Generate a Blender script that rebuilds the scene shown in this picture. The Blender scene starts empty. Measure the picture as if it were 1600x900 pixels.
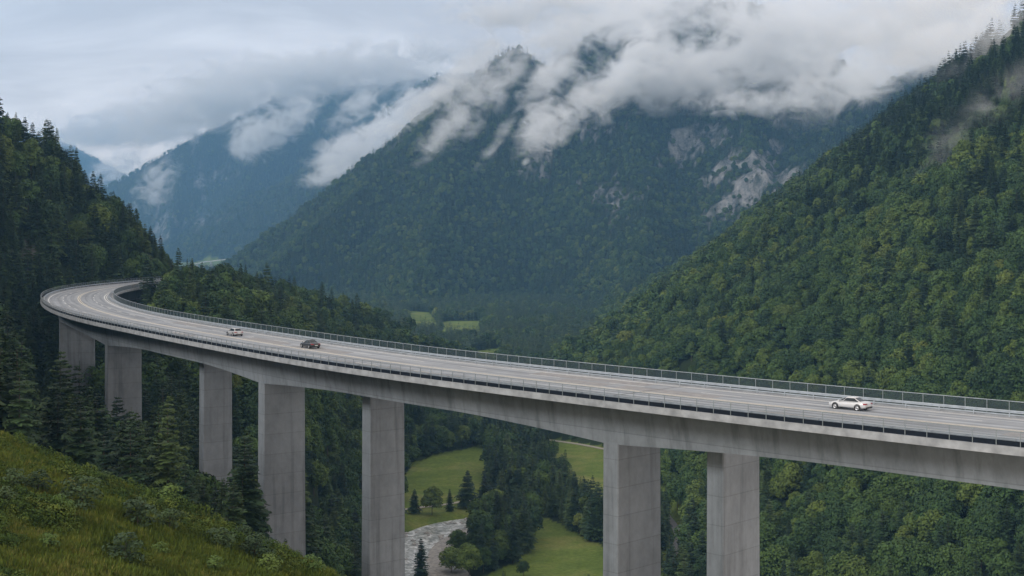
import bpy, math, random
import numpy as np
from mathutils import Vector, Matrix

R = math.radians
S = bpy.context.scene
COL = S.collection

# ------------------------------------------------------------------ camera, sky, sun, exposure
F, HY, DECK = 2100.0, 360.0, -20.0          # focal length and horizon row in photo pixels; camera stands at the origin
cam = bpy.data.cameras.new("camera")
cam.sensor_width = 36.0
cam.lens = 36.0 * F / 1600.0
cam.shift_y = -(450.0 - HY) / 1600.0
cam.clip_start, cam.clip_end = 1.0, 40000.0
cam_o = bpy.data.objects.new("camera", cam)
cam_o.rotation_euler = (R(90), 0, 0)
COL.objects.link(cam_o)
S.camera = cam_o

SUN_EL, SUN_AZ = R(31), R(232)              # azimuth clockwise from +Y: behind the camera, to the left
world = bpy.data.worlds.new("World")
S.world = world
world.use_nodes = True
wn, wl = world.node_tree.nodes, world.node_tree.links
wn.clear()
w_out = wn.new("ShaderNodeOutputWorld")
w_bg = wn.new("ShaderNodeBackground")
w_sky = wn.new("ShaderNodeTexSky")
w_sky.sky_type = 'NISHITA'
w_sky.sun_disc = False
w_sky.sun_elevation = SUN_EL
w_sky.sun_rotation = SUN_AZ
w_bg.inputs['Strength'].default_value = 0.1
SKY_ZENITH, SKY_HORIZON = 8.9, 12.6         # overcast radiance before the 0.1 strength
w_tc = wn.new("ShaderNodeTexCoord")
w_sep = wn.new("ShaderNodeSeparateXYZ")
wl.new(w_tc.outputs['Generated'], w_sep.inputs[0])
w_map = wn.new("ShaderNodeMapping")
w_map.inputs['Scale'].default_value = (2.6, 2.6, 13.0)
w_map.inputs['Location'].default_value = (1.3, 0.4, 0.2)
wl.new(w_tc.outputs['Generated'], w_map.inputs[0])
w_n = wn.new("ShaderNodeTexNoise")
w_n.inputs['Scale'].default_value = 1.25
w_n.inputs['Detail'].default_value = 8.0
w_n.inputs['Roughness'].default_value = 0.57
w_n.inputs['Distortion'].default_value = 0.5
wl.new(w_map.outputs[0], w_n.inputs['Vector'])
w_r = wn.new("ShaderNodeValToRGB")
w_r.color_ramp.elements[0].position = 0.40
w_r.color_ramp.elements[0].color = (0.76, 0.62, 0.51, 1)
w_r.color_ramp.elements[1].position = 0.60
w_r.color_ramp.elements[1].color = (1.13, 0.985, 0.875, 1)
wl.new(w_n.outputs[0], w_r.inputs[0])
w_e = wn.new("ShaderNodeMapRange")
w_e.inputs['From Min'].default_value, w_e.inputs['From Max'].default_value = 0.12, 0.32
w_e.inputs['To Min'].default_value, w_e.inputs['To Max'].default_value = SKY_HORIZON, SKY_ZENITH
wl.new(w_sep.outputs[2], w_e.inputs[0])
w_m = wn.new("ShaderNodeVectorMath")
w_m.operation = 'SCALE'
wl.new(w_r.outputs[0], w_m.inputs[0])
wl.new(w_e.outputs[0], w_m.inputs['Scale'])
w_mix = wn.new("ShaderNodeMixRGB")
w_mix.inputs[0].default_value = 0.93
wl.new(w_sky.outputs[0], w_mix.inputs[1])
wl.new(w_m.outputs[0], w_mix.inputs[2])
wl.new(w_mix.outputs[0], w_bg.inputs['Color'])
wl.new(w_bg.outputs[0], w_out.inputs['Surface'])

sun = bpy.data.lights.new("sun", 'SUN')
sun.energy = 1.4
sun.angle = R(16)
sun.color = (1.0, 0.98, 0.95)
sun_o = bpy.data.objects.new("sun", sun)
sd = Vector((math.sin(SUN_AZ) * math.cos(SUN_EL), math.cos(SUN_AZ) * math.cos(SUN_EL), math.sin(SUN_EL)))
sun_o.rotation_euler = sd.to_track_quat('Z', 'Y').to_euler()
COL.objects.link(sun_o)

S.view_settings.view_transform = 'Standard'
S.view_settings.look = 'None'
S.view_settings.exposure = 0.35
S.view_settings.gamma = 1.0
S.view_settings.use_curve_mapping = False
S.render.engine = 'CYCLES'
cy = S.cycles
cy.max_bounces, cy.diffuse_bounces, cy.glossy_bounces = 12, 2, 2
cy.transmission_bounces, cy.volume_bounces, cy.transparent_max_bounces = 2, 10, 8
cy.volume_step_rate, cy.volume_max_steps = 0.2, 1024
cy.use_denoising = True

HAZE_DENSITY, HAZE_COLOR = 0.000085, (0.29, 0.61, 1.0)

# ------------------------------------------------------------------ helpers
rng = np.random.default_rng(7)
random.seed(7)


def P(px, py, Y):
    """photo pixel + distance -> point in the world"""
    return np.array([(px - 800.0) / F * Y, Y, -(py - HY) / F * Y])


def link(o, parent=None):
    COL.objects.link(o)
    if parent is not None:
        o.parent = parent
    return o


def tag(o, label=None, cat=None, group=None, kind=None):
    for k, v in (("label", label), ("category", cat), ("group", group), ("kind", kind)):
        if v:
            o[k] = v
    return o


def empty(name, loc=(0, 0, 0), rz=0.0):
    o = bpy.data.objects.new(name, None)
    o.empty_display_size = 0.5
    o.location = loc
    o.rotation_euler = (0, 0, rz)
    return link(o)


def mesh_np(name, verts, quads, mats=(), midx=None, smooth=False):
    """mesh from numpy arrays: quads is (n,4), or a list of such / (n,3) arrays"""
    me = bpy.data.meshes.new(name)
    fl = quads if isinstance(quads, list) else [quads]
    fl = [np.asarray(q, np.int32) for q in fl if len(q)]
    verts = np.asarray(verts, np.float32)
    me.vertices.add(len(verts))
    me.vertices.foreach_set("co", verts.ravel())
    loops = np.concatenate([q.ravel() for q in fl])
    tot = np.concatenate([np.full(len(q), q.shape[1], np.int32) for q in fl])
    me.loops.add(len(loops))
    me.loops.foreach_set("vertex_index", loops)
    me.polygons.add(len(tot))
    start = np.concatenate([[0], np.cumsum(tot)[:-1]]).astype(np.int32)
    me.polygons.foreach_set("loop_start", start)
    me.polygons.foreach_set("loop_total", tot)
    if midx is not None:
        me.polygons.foreach_set("material_index", np.asarray(midx, np.int32))
    if smooth:
        me.polygons.foreach_set("use_smooth", np.ones(len(tot), bool))
    for m in mats:
        me.materials.append(m)
    me.update(calc_edges=True)
    me.validate()
    return me


class MB:
    """collects simple shapes; build() links them as ONE mesh object"""

    def __init__(self):
        self.v, self.f = [], []

    def add(self, vs, fs):
        b = len(self.v)
        self.v += [tuple(map(float, p)) for p in vs]
        self.f += [tuple(i + b for i in f) for f in fs]

    def box(self, c, s, rz=0.0, taper=1.0):
        hx, hy, hz = s[0] / 2, s[1] / 2, s[2] / 2
        ca, sa = math.cos(rz), math.sin(rz)
        vs = []
        for z, t in ((-hz, 1.0), (hz, taper)):
            for x, y in ((-hx, -hy), (hx, -hy), (hx, hy), (-hx, hy)):
                x, y = x * t, y * t
                vs.append((c[0] + x * ca - y * sa, c[1] + x * sa + y * ca, c[2] + z))
        self.add(vs, [(3, 2, 1, 0), (4, 5, 6, 7), (0, 1, 5, 4), (1, 2, 6, 5), (2, 3, 7, 6), (3, 0, 4, 7)])

    def sweep(self, rings, closed=True, cap=True):
        n = len(rings[0])
        b = len(self.v)
        for r in rings:
            self.v += [tuple(map(float, p)) for p in r]
        m = n if closed else n - 1
        for i in range(len(rings) - 1):
            for j in range(m):
                k = (j + 1) % n
                self.f.append((b + i * n + j, b + i * n + k, b + (i + 1) * n + k, b + (i + 1) * n + j))
        if cap and closed:
            self.f.append(tuple(b + j for j in range(n))[::-1])
            self.f.append(tuple(b + (len(rings) - 1) * n + j for j in range(n)))

    def lathe(self, prof, c, axis='Y', n=20):
        rings = []
        for k in range(n):
            a = 2 * math.pi * k / n
            ring = []
            for r, h in prof:
                p = (r * math.cos(a), h, r * math.sin(a)) if axis == 'Y' else (r * math.cos(a), r * math.sin(a), h)
                ring.append((c[0] + p[0], c[1] + p[1], c[2] + p[2]))
            rings.append(ring)
        rings.append(rings[0])
        self.sweep(rings, closed=False, cap=False)

    def mesh(self, name, mat, smooth=False):
        me = bpy.data.meshes.new(name)
        me.from_pydata(self.v, [], self.f)
        if mat:
            me.materials.append(mat)
        if smooth:
            me.polygons.foreach_set("use_smooth", np.ones(len(me.polygons), bool))
        me.update()
        return me

    def build(self, name, mat, parent=None, smooth=False):
        return link(bpy.data.objects.new(name, self.mesh(name, mat, smooth)), parent)


# value noise
_T = np.random.default_rng(3).random((512, 512)).astype(np.float64)


def vnoise(x, y):
    xi, yi = np.floor(x).astype(int), np.floor(y).astype(int)
    fx, fy = x - xi, y - yi
    fx, fy = fx * fx * fx * (fx * (6 * fx - 15) + 10), fy * fy * fy * (fy * (6 * fy - 15) + 10)
    a, b = _T[xi & 511, yi & 511], _T[(xi + 1) & 511, yi & 511]
    c, d = _T[xi & 511, (yi + 1) & 511], _T[(xi + 1) & 511, (yi + 1) & 511]
    return (a + (b - a) * fx) * (1 - fy) + (c + (d - c) * fx) * fy


def fbm(x, y, o=4, g=0.5):
    s, a, t = 0.0, 1.0, 0.0
    for k in range(o):
        s = s + a * vnoise(x + 17.3 * k, y - 9.1 * k)
        t += a
        a *= g
        x, y = x * 2.03, y * 2.03
    return s / t


def ridged(x, y, o=4):
    s, a, t = 0.0, 1.0, 0.0
    for k in range(o):
        s = s + a * (1 - np.abs(2 * vnoise(x + 31.7 * k, y + 5.3 * k) - 1))
        t += a
        a *= 0.5
        x, y = x * 2.1, y * 2.1
    return s / t


# node helpers
def mat(name):
    m = bpy.data.materials.new(name)
    m.use_nodes = True
    nt = m.node_tree
    return m, nt.nodes, nt.links, nt.nodes["Principled BSDF"]


def simple(name, col, rough=0.6, metal=0.0, var=0.12, scale=2.0, spec=0.5, bump=0.0):
    m, n, l, b = mat(name)
    tc = n.new("ShaderNodeNewGeometry")
    no = n.new("ShaderNodeTexNoise")
    no.inputs['Scale'].default_value = scale
    no.inputs['Detail'].default_value = 4
    l.new(tc.outputs['Position'], no.inputs['Vector'])
    r = n.new("ShaderNodeValToRGB")
    r.color_ramp.elements[0].position, r.color_ramp.elements[1].position = 0.3, 0.7
    r.color_ramp.elements[0].color = (*[c * (1 - var) for c in col], 1)
    r.color_ramp.elements[1].color = (*[min(1, c * (1 + var)) for c in col], 1)
    l.new(no.outputs[0], r.inputs[0])
    l.new(r.outputs[0], b.inputs['Base Color'])
    b.inputs['Roughness'].default_value = rough
    b.inputs['Metallic'].default_value = metal
    b.inputs['Specular IOR Level'].default_value = spec
    if bump:
        bp = n.new("ShaderNodeBump")
        bp.inputs['Strength'].default_value = bump
        l.new(no.outputs[0], bp.inputs['Height'])
        l.new(bp.outputs[0], b.inputs['Normal'])
    return m


# ------------------------------------------------------------------ line of the viaduct
CTRL = np.array([[179.4, 42.0], [154.6, 57.0], [129.2, 73.5], [103.2, 91.0], [78.1, 109.7], [53.4, 129.7], [29.5, 151.6],
                 [4.7, 176.4], [-21.0, 204.2], [-45.1, 238.5], [-70.9, 276.8], [-96.5, 317.8], [-117.0, 361.8], [-133.2, 407.1],
                 [-142.0, 453.0], [-140.3, 500.3], [-128.5, 547.0], [-114.0, 588.0]])


def bspline(c, n):
    out = []
    for i in range(len(c) - 3):
        t = np.linspace(0, 1, n, endpoint=False)[:, None]
        out.append(((1 - t) ** 3 * c[i] + (3 * t ** 3 - 6 * t ** 2 + 4) * c[i + 1] + (-3 * t ** 3 + 3 * t ** 2 + 3 * t + 1) * c[i + 2] + t ** 3 * c[i + 3]) / 6)
    return np.vstack(out)


_raw = bspline(CTRL, 60)
_sl = np.concatenate([[0], np.cumsum(np.linalg.norm(np.diff(_raw, axis=0), axis=1))])
LEN = _sl[-1]
ST = np.arange(0, LEN, 2.5)
CEN = np.stack([np.interp(ST, _sl, _raw[:, 0]), np.interp(ST, _sl, _raw[:, 1])], 1)
_d = np.gradient(CEN, axis=0)
_d /= np.linalg.norm(_d, axis=1)[:, None]
DIR = _d
NOR = np.stack([_d[:, 1], -_d[:, 0]], 1)                 # towards the far side
_s129 = ST[np.argmin(np.abs(CEN[:, 1] - 135))]
_s549 = ST[np.argmin(np.abs(CEN[:, 1] - 540))]
WID = np.interp(ST, [_s129, _s129 + 0.4 * (_s549 - _s129), _s549], [20.4, 18.2, 20.1])
NEAR = CEN - NOR * WID[:, None] / 2


def at_s(s, o, z=0.0):
    """point on the deck: s metres along, o metres from the near edge"""
    x = np.interp(s, ST, NEAR[:, 0]) + o * np.interp(s, ST, NOR[:, 0])
    y = np.interp(s, ST, NEAR[:, 1]) + o * np.interp(s, ST, NOR[:, 1])
    return np.array([x, y, DECK + z])


def frame_s(s):
    d = np.array([np.interp(s, ST, DIR[:, 0]), np.interp(s, ST, DIR[:, 1])])
    d /= np.linalg.norm(d)
    return d, np.array([d[1], -d[0]]), float(np.interp(s, ST, WID))


def deck_dist(x, y):
    x, y = np.asarray(x, float).ravel(), np.asarray(y, float).ravel()
    best = np.full(len(x), 1e9)
    m = (np.abs(x) < 260) & (y < 720) & (y > 20)
    if m.any():
        q = np.stack([x[m], y[m]], 1)
        b = np.full(len(q), 1e9)
        for c in CEN[::2]:
            b = np.minimum(b, (q[:, 0] - c[0]) ** 2 + (q[:, 1] - c[1]) ** 2)
        best[m] = np.sqrt(b)
    return best


# ------------------------------------------------------------------ terrain
VALLEY = -124.0


def pts(*a):
    return np.array([P(*p) for p in a])


RIDGES = {
    "left_hillside": [(np.array([(-215, 120, 45), (-190, 260, 55), (-222, 345, 58), (-196, 500, 42), (-201, 640, 12), (-200, 740, -20), (-207, 800, -42), (-210, 880, -90)], float), 0.92, 10, 60)],
    "wooded_knoll": [(pts((240, 488, 428), (262, 476, 455), (300, 464, 490), (335, 456, 545), (400, 470, 690), (460, 478, 790), (600, 508, 980), (745, 568, 1120), (772, 640, 1130)), 0.92, 7, 70)],
    "main_mountain": [
        (pts((330, 470, 2500), (400, 430, 2550), (520, 332, 2700), (600, 262, 2850), (660, 205, 2950), (720, 152, 3050), (786, 88, 3200), (804, 74, 3200), (838, 118, 3230), (880, 104, 3260), (960, 40, 3300), (1080, 0, 3300), (1180, 10, 3250), (1260, 90, 3300)), 0.82, 48, 380),
        (pts((960, 30, 3300), (985, 170, 2900), (1010, 300, 2500), (1000, 420, 2150), (960, 485, 1950)), 0.80, 45, 300),
        (pts((1180, 10, 3250), (1150, 170, 2850), (1185, 260, 2500), (1215, 305, 2350), (1180, 400, 2150)), 0.90, 45, 240),
        (pts((720, 152, 3050), (690, 300, 2650), (660, 430, 2300)), 0.72, 40, 280)],
    "side_mountain": [(pts((1620, 70, 3500), (1480, 96, 3150), (1400, 128, 2900), (1320, 175, 2700), (1265, 235, 2550), (1235, 300, 2400)), 0.80, 45, 260)],
    "far_mountain": [
        (pts((110, 375, 7000), (168, 306, 7100), (300, 215, 7400), (430, 150, 7800), (540, 130, 8000), (650, 120, 8000), (780, 110, 7800)), 0.70, 170, 1000),
        (pts((430, 150, 7800), (400, 260, 6800), (350, 360, 5900)), 0.85, 110, 700),
        (pts((300, 215, 7400), (278, 300, 6900), (262, 375, 6300)), 0.95, 80, 500), (pts((540, 130, 8000), (490, 230, 7100), (430, 320, 6300), (400, 390, 5600)), 0.95, 90, 500),
        (pts((680, 120, 6200), (640, 150, 6000), (600, 205, 5700), (540, 275, 5300), (510, 312, 5100), (450, 370, 4600), (380, 412, 4200)), 0.66, 110, 700)],
    "distant_mountain": [(pts((40, 205, 11000), (110, 225, 11000), (160, 258, 10800), (230, 285, 10600), (320, 350, 10000)), 0.62, 160, 1100)],
    "right_hillside": [(np.vstack([[(470, 380, 150), (440, 700, 182)], pts((1600, 30, 1000), (1530, 88, 1080), (1480, 138, 1150), (1440, 158, 1200), (1380, 206, 1270), (1300, 266, 1350), (1230, 324, 1430), (1150, 374, 1500), (1060, 424, 1650), (960, 478, 1800), (880, 518, 1950))]), 0.76, 22, 150)],
}
ZONES = ["valley_floor", "grass_hill"] + list(RIDGES)


def ridge_h(x, y, poly, slope, amp, scale):
    best = np.full(x.shape, -1e9)
    dist = np.full(x.shape, 1e9)
    for a, b in zip(poly[:-1], poly[1:]):
        ab = b[:2] - a[:2]
        t = np.clip(((x - a[0]) * ab[0] + (y - a[1]) * ab[1]) / (ab @ ab), 0, 1)
        d = np.hypot(x - a[0] - t * ab[0], y - a[1] - t * ab[1])
        h = a[2] + t * (b[2] - a[2]) - slope * d
        m = h > best
        best = np.where(m, h, best)
        dist = np.where(m, d, dist)
    k = np.clip(dist / (scale * 0.8), 0.12, 1.0)
    n = ridged(x / scale + 3.1, y / scale * 0.8 + 7.7, 4) - 0.62
    return best + amp * 1.5 * k * n


def path_dist(x, y, line):
    best = np.full(x.shape, 1e9)
    for a, b in zip(line[:-1], line[1:]):
        ab = b - a
        t = np.clip(((x - a[0]) * ab[0] + (y - a[1]) * ab[1]) / (ab @ ab), 0, 1)
        best = np.minimum(best, np.hypot(x - a[0] - t * ab[0], y - a[1] - t * ab[1]))
    return best


def vp(px, py, z=VALLEY):
    Y = F * (-z) / (py - HY)
    return np.array([(px - 800.0) / F * Y, Y])


RIVER = np.array([vp(775, 806), vp(735, 812), vp(700, 820), vp(668, 836), vp(655, 865), vp(668, 900), vp(672, 960), vp(650, 1040)])
RIVER_HALF = np.array([8.0, 10.0, 12.0, 13.5, 12.5, 11.5, 11.5, 12.0])
LANE = np.array([vp(985, 770), vp(1012, 785), vp(1036, 803), vp(1056, 824), vp(1064, 845), vp(1050, 866), vp(1048, 885), vp(1062, 905), vp(1080, 930)])
TRACK = np.array([vp(612, 800), vp(640, 795), vp(680, 790), vp(720, 783), vp(760, 776)])
TRACK2 = np.array([vp(835, 684), vp(865, 689), vp(910, 694), vp(960, 704), vp(1010, 720)])


def in_poly(px, py, poly):
    poly = np.asarray(poly, float)
    c = np.zeros(px.shape, bool)
    for (x1, y1), (x2, y2) in zip(poly, np.roll(poly, -1, 0)):
        c ^= ((y1 > py) != (y2 > py)) & (px < (x2 - x1) * (py - y1) / (y2 - y1 + 1e-9) + x1)
    return c


# meadows on the valley floor, as outlines on that floor
def floor_poly(*a):
    return np.array([vp(*p) for p in a])


MEADOWS = [floor_poly((632, 750), (640, 722), (680, 712), (755, 694), (772, 720), (764, 760), (752, 772), (705, 776), (632, 792)),
           floor_poly((846, 684), (1010, 705), (990, 800), (935, 812), (905, 796), (885, 770), (868, 740), (858, 715)),
           floor_poly((824, 806), (860, 812), (950, 858), (1040, 930), (900, 1010), (740, 980), (745, 905), (800, 880), (832, 850)),
           floor_poly((636, 486), (672, 488), (678, 496), (690, 520), (640, 520)),
           floor_poly((690, 502), (755, 501), (750, 530), (690, 530)),
           floor_poly((738, 548), (784, 544), (786, 556), (775, 580), (735, 580)),
           floor_poly((250, 411), (330, 409), (400, 413), (400, 424), (250, 426))]


BANK = floor_poly((628, 740), (772, 766), (775, 812), (628, 826))
FLATS = MEADOWS[:3] + [BANK]


def hill_h(x, y):
    z = -14.5 - 0.42 * (x + 34) - 0.08 * (y - 90)
    z = z - 0.27 * np.maximum(0, y - 93) - 0.5 * np.maximum(0, x + 13) ** 1.0 - 0.012 * np.clip(y - 88, 0, 12) ** 2 * 0.3
    return z + 0.9 * (fbm(x / 9 + 40, y / 9, 4) - 0.5) + 0.25 * (fbm(x / 1.7, y / 1.7 + 12, 3) - 0.5)


def terrain(x, y):
    x, y = np.asarray(x, float), np.asarray(y, float)
    v = VALLEY + 2.2 * (fbm(x / 90, y / 90, 3) - 0.5)
    x, y = np.atleast_1d(x), np.atleast_1d(y)
    v = np.atleast_1d(v)
    rd = path_dist(x, y, RIVER)
    v = v - 2.6 * np.clip(1 - (rd - 11) / 9, 0, 1)
    hs = [v, hill_h(x, y)]
    for name, rl in RIDGES.items():
        h = np.full(x.shape, -1e9)
        for poly, sl, am, sc in rl:
            h = np.maximum(h, ridge_h(x, y, poly, sl, am, sc))
        hs.append(h)
    hs = np.stack(hs)
    zone = np.argmax(hs, 0)
    z = np.max(hs, 0)
    dd = deck_dist(x.ravel(), y.ravel()).reshape(x.shape)
    lim = DECK + np.interp(y, [330, 400, 470, 520], [-36.0, -30.0, -14.0, -4.5]) + np.maximum(0, dd - 14.5) * 1.15
    z = np.minimum(z, lim)
    near_ = (y > 400) & (y < 1000) & (np.abs(x) < 200)
    if near_.any():
        xs_, ys_, vs_ = x[near_], y[near_], v[near_]
        lim2 = np.full(xs_.shape, 1e9)
        for p in FLATS:
            dist_ = np.where(in_poly(xs_, ys_, p), 0.0, path_dist(xs_, ys_, np.vstack([p, p[:1]])))
            lim2 = np.minimum(lim2, vs_ + np.maximum(0, dist_ - 3) * 0.75 + np.maximum(0, dist_ - 28) * 4.0)
        z[near_] = np.minimum(z[near_], lim2)
    z = np.minimum(z, np.where(y < 900, v + np.maximum(0, rd - 17) * 0.9 + np.maximum(0, rd - 36) * 3.0, 1e9))
    return z, zone


def pix(x, y, z):
    return 800 + F * x / y, HY - F * z / y


def meadow_mask(x, y, wob=True):
    if wob:
        x = x + 5 * (fbm(x / 14, y / 14, 3) - 0.5)
        y = y + 9 * (fbm(x / 17 + 5, y / 17, 3) - 0.5)
    m = np.zeros(x.shape, bool)
    for p in MEADOWS:
        m |= in_poly(x, y, p)
    return m


ROCKS = [(1150, 285, 48, 62, 1), (1195, 275, 42, 40, 1), (1110, 218, 50, 26, .7), (1070, 238, 34, 22, .7), (952, 305, 46, 34, .9), (905, 292, 24, 22, .7), (1122, 330, 50, 22, .9), (1215, 300, 25, 40, .8),
         (842, 232, 40, 42, .55), (925, 190, 34, 30, .5), (1215, 205, 12, 60, .55), (1245, 185, 14, 40, .4)]
ROCKS_FAR = [(250, 330, 14, 60, .6), (310, 300, 12, 50, .5), (300, 345, 70, 9, .5), (345, 275, 30, 10, .4)]
ROCKS_NEAR = [(1572, 62, 36, 24, .9), (1520, 100, 26, 18, .6)]
ROCKS_LEFT = [(48, 402, 14, 30, 1), (74, 440, 16, 16, .9)]


def rock_mask(px, py, Y, x, y):
    out = np.zeros(px.shape)
    n = 0.55 * fbm(x / 60, y / 90, 5, 0.62) + 0.45 * fbm(x / 15, y / 25 + 30, 4, 0.6)
    for lst, lo, hi in ((ROCKS, 1850, 3400), (ROCKS_FAR, 4000, 9000), (ROCKS_NEAR, 900, 1300), (ROCKS_LEFT, 380, 700)):
        sel = (Y > lo) & (Y < hi)
        for cx, cyy, rx, ry, s in lst:
            d = np.hypot((px - cx) / rx, (py - cyy) / ry)
            out = np.where(sel, np.maximum(out, s * np.clip(1.35 - d * 0.9, 0, 1) * 0.95 + (n - 0.5) * 3.6 * (d < 1.7)), out)
    return np.clip((out - 0.45) * 4, 0, 1)


NA, NR = 620, 960
ang = np.linspace(R(-31), R(31), NA)
rad = np.exp(np.linspace(math.log(24), math.log(12600), NR))
GA, GR = np.meshgrid(ang, rad)
GX, GY = np.tan(GA) * GR, GR * 1.0
GZ, ZON = terrain(GX, GY)
GPX, GPY = pix(GX, GY, GZ)
ROCK = rock_mask(GPX, GPY, GY, GX, GY)
GZ = GZ + np.where(GY > 1500, 34, 4) * ROCK * (ridged(GX / 44, GY / 60, 4) - 0.62)
MEAD = (meadow_mask(GX, GY) & (GZ < -104)) | ((GY < 900) & (path_dist(GX, GY, LANE) < 7)) | in_poly(GX, GY, BANK)
_elev = GZ / GY
_runmax = np.maximum.accumulate(_elev, 0)                # how high the ground in front already stands, per bearing


def ground_z(x, y):
    """height of the built sheet itself at a point"""
    a = (np.arctan2(x, y) - ang[0]) / (ang[1] - ang[0])
    r = (np.log(np.maximum(y, 24.1)) - math.log(24)) / (math.log(12600 / 24) / (NR - 1))
    i, j = np.clip(r.astype(int), 0, NR - 2), np.clip(a.astype(int), 0, NA - 2)
    fi, fj = np.clip(r - i, 0, 1), np.clip(a - j, 0, 1)
    return (GZ[i, j] * (1 - fi) + GZ[i + 1, j] * fi) * (1 - fj) + (GZ[i, j + 1] * (1 - fi) + GZ[i + 1, j + 1] * fi) * fj


def grid_at(A, x, y):
    a = np.clip(np.rint((np.arctan2(x, y) - ang[0]) / (ang[1] - ang[0])).astype(int), 0, NA - 1)
    r = np.clip(np.rint((np.log(np.maximum(y, 24.1)) - math.log(24)) / (math.log(12600 / 24) / (NR - 1))).astype(int), 0, NR - 1)
    return A[r, a]


# ground material: grass / forest floor / rock, chosen by attributes the terrain carries
def ground_material():
    m, n, l, b = mat("ground")
    geo = n.new("ShaderNodeNewGeometry")

    def noise(scale, detail=5, rough=0.6):
        t = n.new("ShaderNodeTexNoise")
        t.inputs['Scale'].default_value = scale
        t.inputs['Detail'].default_value = detail
        t.inputs['Roughness'].default_value = rough
        l.new(geo.outputs['Position'], t.inputs['Vector'])
        return t

    def ramp(src, stops):
        r = n.new("ShaderNodeValToRGB")
        e = r.color_ramp.elements
        while len(e) < len(stops):
            e.new(0.5)
        for k, (p, c) in enumerate(stops):
            e[k].position = p
            e[k].color = (*c, 1)
        l.new(src, r.inputs[0])
        return r

    def attr(a):
        t = n.new("ShaderNodeAttribute")
        t.attribute_name = a
        return t

    def mix(f, a, c):
        t = n.new("ShaderNodeMixRGB")
        l.new(f, t.inputs[0])
        l.new(a, t.inputs[1])
        l.new(c, t.inputs[2])
        return t

    forest = ramp(noise(0.05).outputs[0], [(0.35, (0.016, 0.026, 0.010)), (0.65, (0.030, 0.045, 0.016))])
    meadow = ramp(noise(0.045, 6, 0.65).outputs[0], [(0.30, (0.080, 0.126, 0.022)), (0.50, (0.124, 0.172, 0.034)), (0.70, (0.195, 0.205, 0.064))])
    fine = noise(0.55, 5, 0.75)
    fm = n.new("ShaderNodeMapRange")
    fm.inputs['From Min'].default_value, fm.inputs['From Max'].default_value = 0.3, 0.7
    fm.inputs['To Min'].default_value, fm.inputs['To Max'].default_value = 0.72, 1.28
    l.new(fine.outputs[0], fm.inputs[0])
    ms = n.new("ShaderNodeVectorMath")
    ms.operation = 'SCALE'
    l.new(meadow.outputs[0], ms.inputs[0])
    l.new(fm.outputs[0], ms.inputs['Scale'])
    meadow = ms
    hill_a = ramp(noise(0.22, 6, 0.7).outputs[0], [(0.34, (0.050, 0.068, 0.014)), (0.5, (0.098, 0.105, 0.024)), (0.66, (0.185, 0.150, 0.048))])
    hill_b = ramp(noise(1.9, 5, 0.7).outputs[0], [(0.36, (0.040, 0.060, 0.012)), (0.64, (0.165, 0.160, 0.045))])
    hm = n.new("ShaderNodeMixRGB")
    hm.inputs[0].default_value = 0.5
    l.new(hill_a.outputs[0], hm.inputs[1])
    l.new(hill_b.outputs[0], hm.inputs[2])
    mp = n.new("ShaderNodeMapping")
    mp.inputs['Scale'].default_value = (1, 0.7, 0.45)
    mp.inputs['Rotation'].default_value = (0, R(-24), 0)
    l.new(geo.outputs['Position'], mp.inputs[0])
    rn = noise(0.045, 8, 0.72)
    l.new(mp.outputs[0], rn.inputs['Vector'])
    rock = ramp(rn.outputs[0], [(0.38, (0.035, 0.045, 0.035)), (0.47, (0.11, 0.115, 0.11)), (0.56, (0.20, 0.20, 0.195)), (0.70, (0.34, 0.335, 0.33))])
    c = mix(attr("meadow").outputs['Fac'], forest.outputs[0], meadow.outputs[0])
    c = mix(attr("hillgrass").outputs['Fac'], c.outputs[0], hm.outputs[0])
    c = mix(attr("rock").outputs['Fac'], c.outputs[0], rock.outputs[0])
    l.new(c.outputs[0], b.inputs['Base Color'])
    b.inputs['Roughness'].default_value = 0.95
    b.inputs['Specular IOR Level'].default_value = 0.1
    return m


GROUND = ground_material()
_vid = np.arange(NA * NR).reshape(NR, NA)
_quads = np.stack([_vid[:-1, :-1], _vid[:-1, 1:], _vid[1:, 1:], _vid[1:, :-1]], -1).reshape(-1, 4)
_qz = ZON[:-1, :-1].reshape(-1)
_allv = np.stack([GX, GY, GZ], -1).reshape(-1, 3)
HILLG = ((ZON == 1) & (GY < 180)).astype(float)
for zi, zname in enumerate(ZONES):
    q = _quads[_qz == zi]
    if not len(q):
        continue
    used, inv = np.unique(q, return_inverse=True)
    me = mesh_np(zname, _allv[used], inv.reshape(-1, 4), [GROUND], smooth=True)
    for an, arr in (("meadow", MEAD.astype(float)), ("hillgrass", HILLG), ("rock", ROCK)):
        me.attributes.new(an, 'FLOAT', 'POINT').data.foreach_set("value", arr.reshape(-1)[used].astype(np.float32))
    o = link(bpy.data.objects.new({"valley_floor": "ground", "grass_hill": "grassy_terrain"}.get(zname, zname), me))
    tag(o, kind="structure")

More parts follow.
